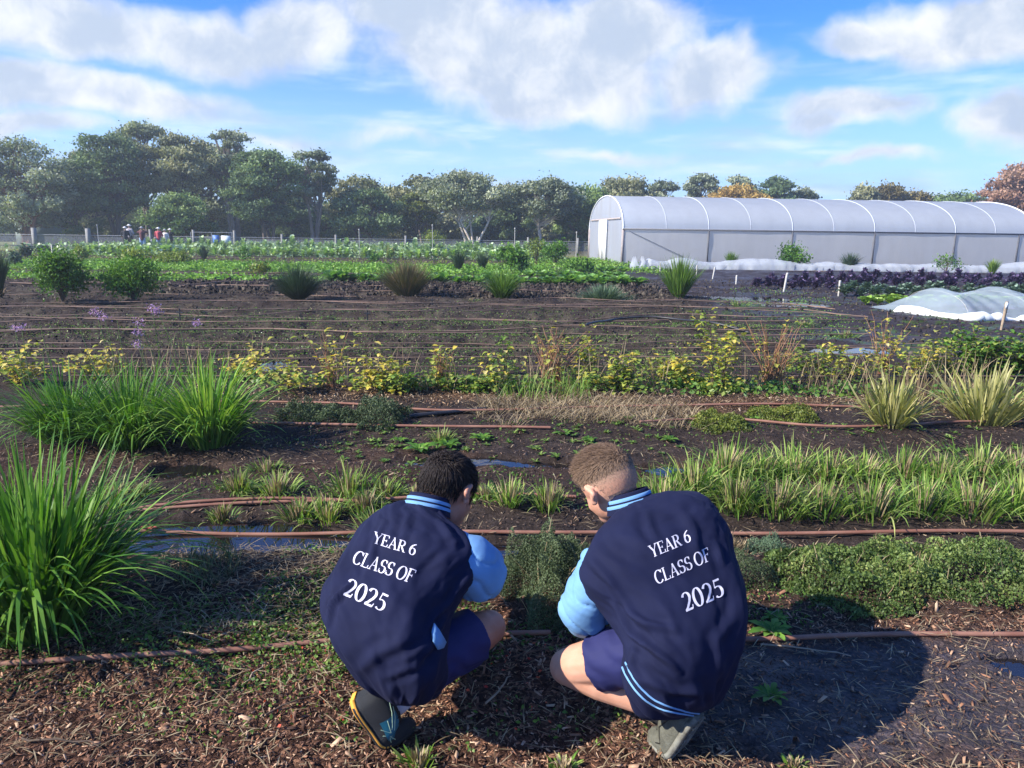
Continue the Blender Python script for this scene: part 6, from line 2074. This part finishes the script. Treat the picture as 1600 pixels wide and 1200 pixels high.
FRONT = lambda d: (d[:, 1] > .62) & (d[:, 2] < .35)      # the face stays clear
Lroot = tuple(GZ(615, 1150)); Rroot = tuple(GZ(1050, 1165))
LH, LB, LT = V3(553, 1090, 2.00), V3(603, 1168, 2.00), V3(650, 1155, 2.07)
LH[2] = max(LH[2], .15); LB[2] = .030; LT[2] = .028
left = dict(
    root=Lroot, label='boy with dark brown hair crouching on the left in a navy school jacket', seed=11, skin=c_skinL, e1=(.87, -.42, -.04),
    st=[(590, 640, 1092, 1.97, .7), (560, 668, 1078, 1.95, .75), (520, 692, 1040, 1.97, .78), (498, 701, 1000, 2.01, .76), (497, 706, 965, 2.06, .70), (511, 712, 930, 2.12, .64),
        (532, 728, 895, 2.18, .60), (551, 748, 866, 2.23, .58), (568, 754, 842, 2.28, .56), (590, 736, 818, 2.33, .56), (618, 706, 803, 2.36, .66), (638, 692, 797, 2.375, .85)],
    face=(.52, .72, -.46), hup=(.16, .35, .9), head=V3(699, 765, 2.46), neck=V3(672, 800, 2.385), hs=1.2,
    collar=V3(667, 797, 2.37), collar_dir=(.18, .42, .85), cr=(.084, .068),
    arms=[[V3(700, 868, 2.24), V3(752, 898, 2.24), V3(725, 915, 2.56)], [V3(625, 850, 2.38), V3(640, 870, 2.56), V3(700, 880, 2.74)]],
    srad=[[.088, .094, .092, .084, .064, .050, .044, .036]] * 2,
    hands=[(-.1, .7, -.7), (.4, .5, -.7)],
    legs=[[V3(655, 1035, 2.04), V3(764, 980, 2.25), V3(618, 1098, 2.06), LH + np.array([.02, 0, .02])], [V3(600, 1000, 2.14), V3(650, 925, 2.45), V3(625, 1020, 2.32), V3(620, 1060, 2.26)]],
    creases=[([(600, 815), (585, 850), (575, 890)], .006, .010), ([(735, 900), (712, 925), (700, 950)], .008, .009), ([(560, 1050), (590, 1020), (640, 1000)], .006, .014), ([(545, 915), (520, 940), (512, 975)], .012, .010), ([(700, 960), (670, 1010), (610, 1045)], .009, .012), ([(690, 1000), (650, 1040), (600, 1060)], .008, .010), ([(640, 800), (632, 830), (628, 855)], .006, .010), ([(705, 940), (680, 965), (665, 1000)], .009, .009), ([(690, 815), (712, 850)], .006, .012)],
    shorts=[(.35, .74, .098, .090), (.35, .6, .098, .084)],
    text=[('YEAR 6', (581, 848), (648, 869), (5, -17)), ('CLASS OF', (549, 880), (643, 912), (9, -20)), ('2025', (535, 929), (600, 958), (11, -26))],
    nhair=9000, hairfn=lambda d: np.where(FRONT(d) | (d[:, 2] < -.50) | ((np.abs(d[:, 0]) > .82) & (d[:, 2] < -.05) & (d[:, 1] > -.2)), 0, 1.0) * np.where((d[:, 2] < -.3), .6, 1),
    captint=lambda d: np.clip((d[:, 2] + .55) * 2.2, .1, 1), hairdir=hd_dark, hairmat=hair_dark, capmat=cap_dark, capfn=lambda d: ~(FRONT(d) | (d[:, 2] < -.38) | ((np.abs(d[:, 0]) > .8) & (d[:, 2] < -.05))), hw=.0026)
lroot, ljk, lrings, loff, lbvh, le1, lup = boy(left)

RH, RB, RT = V3(1090, 1118, 1.92), V3(1052, 1186, 1.965), V3(1012, 1168, 2.05)
RH[2] = max(RH[2], .15); RB[2] = .030; RT[2] = .028
right = dict(
    root=Rroot, label='boy with short fair brown hair crouching on the right in a navy school jacket', seed=23, skin=c_skinR, e1=(.86, .40, .14),
    st=[(1060, 1125, 1110, 1.96, .7), (1010, 1142, 1094, 1.95, .72), (978, 1162, 1054, 1.96, .74), (966, 1170, 1012, 1.99, .72), (962, 1171, 962, 2.05, .66), (940, 1163, 918, 2.12, .62),
        (908, 1152, 878, 2.18, .58), (902, 1136, 846, 2.24, .55), (916, 1116, 818, 2.30, .54), (938, 1080, 800, 2.35, .56), (955, 1034, 795, 2.37, .66), (966, 1018, 794, 2.385, .80)],
    face=(-.50, .68, -.50), hup=(-.30, .10, .95), head=V3(951, 757, 2.44), neck=V3(984, 798, 2.40), hs=1.22,
    collar=V3(986, 790, 2.385), collar_dir=(-.28, .30, .88), cr=(.088, .070),
    arms=[[V3(945, 878, 2.20), V3(912, 958, 2.18), V3(930, 945, 2.56)], [V3(1085, 850, 2.42), V3(1080, 880, 2.60), V3(1000, 880, 2.78)]],
    srad=[[.074, .080, .082, .078, .06, .048, .044, .036]] * 2,
    hands=[(.1, .6, -.8), (-.4, .5, -.7)],
    legs=[[V3(1030, 1015, 2.04), V3(886, 1042, 2.17), V3(1050, 1118, 2.02), RH + np.array([-.02, 0, .02])], [V3(1075, 1000, 2.14), V3(1040, 935, 2.45), V3(1075, 1060, 2.28), V3(1085, 1078, 2.22)]],
    creases=[([(915, 870), (950, 905), (990, 960)], .007, .012), ([(1150, 960), (1120, 1000), (1130, 1060)], .006, .014), ([(1060, 790), (1085, 830), (1090, 870)], .005, .014), ([(958, 945), (985, 990), (1020, 1015), (1065, 1050)], .014, .009), ([(975, 955), (1010, 975), (1060, 985)], .009, .010), ([(990, 1010), (985, 1040), (1000, 1070)], .008, .010), ([(1010, 800), (1016, 825), (1030, 850)], .006, .012), ([(1120, 850), (1128, 880)], .006, .010), ([(1000, 1060), (1050, 1080), (1110, 1085)], .007, .013)],
    shorts=[(.35, .66, .096, .093), (.35, .6, .098, .084)],
    text=[('YEAR 6', (1018, 872), (1081, 846), (-6, -18)), ('CLASS OF', (1026, 914), (1112, 875), (-6, -20)), ('2025', (1071, 957), (1134, 930), (-9, -28))],
    nhair=15000, hairfn=lambda d: np.where(FRONT(d) | (d[:, 2] < -.55) | ((np.abs(d[:, 0]) > .80) & (d[:, 2] < .0) & (d[:, 1] > -.25)), 0, 1.0) * np.clip(.22 + (d[:, 2] + .05) * 1.7, .10, 1),
    captint=lambda d: np.clip((d[:, 2] + .38) / .85, 0, 1), hairdir=hd_fair, hairmat=hair_fair, capmat=cap_fair, capfn=lambda d: ~(FRONT(d) | (d[:, 2] < -.5) | ((np.abs(d[:, 0]) > .80) & (d[:, 2] < -.02) & (d[:, 1] > -.25))), hw=.0015)
rroot, rjk, rrings, roff, rbvh, re1, rup = boy(right)


def on_jacket(bvh, off, pts, widths, lift=.002):
    """strip lying on a jacket: points as seen, widths in metres"""
    V = []
    for (px, py), w_ in zip(pts, widths):
        d = ray(px, py).normalized()
        h, nrm, _, _ = bvh.ray_cast(Vector((0, 0, CAMH)), d)
        if h is None: continue
        if nrm.dot(d) > 0: nrm = -nrm
        V.append((np.array(h + nrm * lift) - off, np.array(nrm), w_))
    P = np.array([v[0] for v in V]); tg = np.gradient(P, axis=0); tg /= np.linalg.norm(tg, axis=1)[:, None]
    b = MB(); VV = []
    for (p, n_, w_), t_ in zip(V, tg):
        s_ = np.cross(n_, t_); VV += [p - s_ * w_ / 2 - n_ * .002, p - s_ * w_ * .3 + n_ * .001, p + s_ * w_ * .3 + n_ * .001, p + s_ * w_ / 2 - n_ * .002]
    n = len(V); i0 = np.arange(n - 1)[:, None] * 4 + np.arange(3)[None]
    b.add(VV, np.stack([i0, i0 + 1, i0 + 5, i0 + 4], -1).reshape(-1, 4))
    return b


def curve(pts, n=24):
    P = np.array(pts, float); t_ = np.linspace(0, len(P) - 1, n)
    Q = np.stack([np.interp(t_, range(len(P)), P[:, i]) for i in (0, 1)], -1)
    for _ in range(3): Q[1:-1] = (Q[:-2] + Q[1:-1] * 2 + Q[2:]) / 4
    return Q


for dx in (0, 9):
    pts = curve([(969 + dx, 1032 - dx * -.4), (976 + dx, 1052), (992 + dx, 1078 - dx * .3), (1012 + dx, 1098 - dx * .5), (1040 + dx, 1111 - dx * .5), (1072 + dx, 1117 - dx * .4), (1095 + dx, 1118 - dx * .3)])
    on_jacket(rbvh, roff, pts, np.linspace(.007, .0045, 24), .003).build('hem_stripe', c_sky, rjk)
# pocket welts
def patch(bvh, off, poly, mat, parent, lift=.004):
    C = np.mean(poly, 0); V = []
    for px, py in [tuple(C)] + [tuple(p) for p in poly]:
        d = ray(px, py).normalized(); h, nrm, _, _ = bvh.ray_cast(Vector((0, 0, CAMH)), d)
        if h is None: return
        if nrm.dot(d) > 0: nrm = -nrm
        V.append(np.array(h + nrm * lift) - off)
    b = MB(); n = len(poly)
    b.add(V, [(0, 1 + i, 1 + (i + 1) % n) for i in range(n)])
    o = b.build('pocket_trim', mat, parent)
    s_ = o.modifiers.new('t', 'SOLIDIFY'); s_.thickness = .004


patch(lbvh, loff, [(676, 973), (684, 985), (694, 1004), (690, 1013), (682, 1016), (675, 1003), (673, 988)], c_sky, ljk)
patch(rbvh, roff, [(968, 966), (972, 975), (975, 985), (972, 1003), (967, 1012), (963, 1008), (962, 990), (964, 972)], c_sky, rjk)

# socks and shoes
for root_, off_, an, he, mt in ((lroot, loff, left['legs'][0][2], LH, c_sock), (rroot, roff, right['legs'][0][2], RH, c_sockd)):
    b = MB()
    kn = left['legs'][0][1] if root_ is lroot else right['legs'][0][1]
    up_s = np.array(kn) - np.array(an); up_s /= np.linalg.norm(up_s)
    limb(b, [np.array(an) + up_s * .05, np.array(an), np.array(an) - up_s * .02], [.040, .040, .038])
    solid(b, 'sock', mt, root_, .005, 4, .5, origin=off_)
sh_black = plain('shoe_black_mesh', (.016, .018, .022), .6, .4, bump=.5, bscale=500, scale=30)
sh_teal = plain('shoe_teal', (.010, .11, .16), .5, .4, scale=40)
sh_orange = plain('shoe_orange_foam', (.80, .36, .05), .6, var=.12, scale=60)
sh_lime = plain('shoe_lime_piping', (.40, .55, .38), .5)
sh_grey = plain('shoe_grey_olive', (.095, .095, .075), .7, var=.3, scale=40, bump=.4, bscale=200)
sh_sole = plain('shoe_muddy_sole', (.20, .20, .17), .75, col2=(.10, .09, .07), scale=26, bump=.3)
sh_dark = plain('shoe_dark_rubber', (.02, .02, .02), .7)
so, S, line, _, _, lat = shoe(lroot, loff, LH, LB, LT, (0, 0, 1), sh_black, sh_orange, sh_dark, 'shoe', hh=.092, wid=.045)
sg = 1 if lat[1] < 0 else -1                 # the side that faces the camera
A = (lambda a: a) if sg > 0 else (lambda a: math.pi - a)
b = MB(); VV = []
ss_, aa_ = np.linspace(.30, .70, 12), np.linspace(.32, 1.25, 8)
for s_ in ss_:
    for a_ in aa_: VV.append(S(s_ + .05 * math.sin(a_ * 2), A(a_), .0014) - loff)
i0 = np.arange(11)[:, None] * 8 + np.arange(7)[None]
b.add(VV, np.stack([i0, i0 + 1, i0 + 9, i0 + 8], -1).reshape(-1, 4)); b.build('side_panel', sh_teal, so)
for pts in ([(.22, 1.25), (.32, 1.0), (.45, .72), (.60, .42), (.70, .2)], [(.28, 1.3), (.38, 1.05), (.50, .80), (.66, .50), (.76, .26)], [(.40, .25), (.50, .55), (.60, .95), (.66, 1.2)], [(.47, .22), (.56, .52), (.67, .85), (.74, 1.1)], [(.36, .62), (.5, .58), (.7, .72)]):
    line(pts, .0013, sh_lime, 'side_stripe')
for k in range(5):
    s_ = .42 + .07 * k
    line([(s_, 1.15), (s_ + .02, math.pi / 2), (s_, 2.0)], .0022, sh_dark, 'lace')
so, S, line, _, _, lat = shoe(rroot, roff, RH, RB, RT, (0, 0, 1), sh_grey, sh_sole, sh_sole, 'shoe', hh=.088, wid=.046)
for k in range(5):
    s_ = .42 + .07 * k
    line([(s_, 1.15), (s_ + .02, math.pi / 2), (s_, 2.0)], .0022, sh_dark, 'lace')
line([(.2, .5), (.4, .8), (.6, .5), (.8, .4)], .002, sh_dark, 'side_stripe'); line([(.2, 2.6), (.4, 2.3), (.6, 2.6), (.8, 2.7)], .002, sh_dark, 'side_stripe')
# the hidden second feet stand flat in front
for root_, off_, leg, mu, ms, dr in ((lroot, loff, left['legs'][1], sh_black, sh_orange, (.5, .86)), (rroot, roff, right['legs'][1], sh_grey, sh_sole, (-.5, .86))):
    an = np.array(leg[2]); dr = np.array([dr[0], dr[1], 0]); 
    h0 = an - dr * .04; h0[2] = .035
    shoe(root_, off_, h0, h0 + dr * .14 + np.array([0, 0, -.004]), h0 + dr * .23, (0, 0, 1), mu, ms, sh_dark, 'shoe', hh=.085)

# ------------------------------------------------------------------ people far across the field
def far_person(label, px, top, dep, shirt, trousers, hat, yaw=0, arm=0.0, bend=0.0):
    g = PD(px, 380, dep); g.z = 0
    Ht = min(1.75, max(1.1, PD(px, top, dep).z))
    s_ = Ht / 1.7
    root = empty('person', g, yaw, label, 'person')
    c_s = plain('skin_far', (.45, .27, .2), .6)
    b = MB()
    up = lambda x, y, z: np.array([x, y + bend * max(0, z - .9) * 1.1, z - bend * max(0, z - .9) * .35]) * s_
    b.ball(up(0, 0, 1.58), (.078 * s_, .09 * s_, .11 * s_), .5, 12, 8)
    limb(b, [up(0, 0, 1.5), up(0, 0, 1.38)], [.05 * s_, .06 * s_], 10)
    limb(b, [up(0, 0, 1.3), up(0, 0, .98)], [.12 * s_, .11 * s_], 10)
    for q in (-1, 1):
        sh_ = up(q * .19, 0, 1.36); el = up(q * (.24 + .05 * arm), .05 + arm * .12, 1.12 + arm * .22); wr = up(q * (.2 - .12 * arm), .12 + .1 * arm, .9 + arm * .62)
        limb(b, [sh_, el, wr, wr + (wr - el) * .3], [.045 * s_, .036 * s_, .027 * s_, .022 * s_], 8)
        limb(b, [np.array([q * .09, 0, .92]) * s_, np.array([q * .1, .02, .5]) * s_, np.array([q * .1, 0, .08]) * s_, np.array([q * .11, .14, .03]) * s_], [.078 * s_, .055 * s_, .04 * s_, .035 * s_], 8)
    solid(b, 'body', c_s, root, .02, 3)
    b = MB()
    limb(b, [up(-.12, 0, 1.36), up(.12, 0, 1.36)], [.09 * s_] * 2, 10); limb(b, [up(0, 0, 1.3), up(0, 0, .95)], [.16 * s_, .15 * s_], 12)
    for q in (-1, 1): limb(b, [up(q * .19, 0, 1.36), up(q * (.24 + .05 * arm), .05 + arm * .12, 1.12 + arm * .22)], [.065 * s_, .055 * s_], 8)
    solid(b, 'shirt', shirt, root, .022, 3)
    b = MB()
    for q in (-1, 1): limb(b, [np.array([q * .08, 0, .94]) * s_, np.array([q * .1, .02, .5]) * s_, np.array([q * .1, 0, .14]) * s_], [.105 * s_, .075 * s_, .06 * s_], 10)
    solid(b, 'trousers', trousers, root, .022, 3)
    hp_ = up(0, 0, 1.63)
    b = MB(); b.ball(hp_, (.10 * s_, .105 * s_, .08 * s_), .5, 12, 8); b.ball(hp_ - np.array([0, 0, .01]), (.18 * s_, .18 * s_, .016), .5, 14, 6)
    b.build('sun_hat', hat, root)


cw = plain('cloth_white', (.72, .70, .68), .8); cdk = plain('cloth_dark', (.03, .03, .035), .8); cbr = plain('cloth_maroon', (.12, .045, .05), .8)
cje = plain('cloth_jeans', (.30, .40, .55), .8); crd = plain('cloth_red', (.42, .07, .09), .8); cpk = plain('cloth_grey', (.35, .33, .36), .8)
far_person('far person in a dark top and white hat, leftmost of the distant group', 197, 354, 48.6, cdk, cdk, cw, .4)
far_person('far person in a grey top and white hat beside the dark clad one', 204, 350, 49.3, cpk, cdk, cw, -.3)
far_person('far person in a maroon top and pale jeans with hands raised to the face', 223, 354, 45.5, cbr, cje, cpk, .2, 1.0)
far_person('far small person in grey bending down beside the one in pale jeans', 234, 372, 47.5, cpk, cdk, cpk, -.5, 0, .8)
far_person('far person in a red top left of the white clad one', 249, 355, 48.0, crd, cje, cw, .1)
far_person('far person in a white top right of the one in red', 259, 358, 48.4, cw, cpk, cpk, -.2)
far_person('far person in a black top and white hat, rightmost of the distant group', 267, 357, 49.6, cdk, cdk, cw, .6, .6)

# ------------------------------------------------------------------ air
hm = bpy.data.materials.new('haze_air'); hm.use_nodes = True
t = NT(hm.node_tree); hm.node_tree.nodes.clear()
pv = t.n('ShaderNodeVolumePrincipled', inp={'Color': (.80, .90, 1.0, 1), 'Density': .0014, 'Anisotropy': .3})
t.n('ShaderNodeOutputMaterial', inp={'Volume': pv.outputs[0]})
b = MB(); b.box((0, 60, 6.2), (700, 320, 15.6))
haze = b.build('haze', hm, smooth=False)
tag(haze, kind='stuff')
scene.cycles.volume_bounces = 0
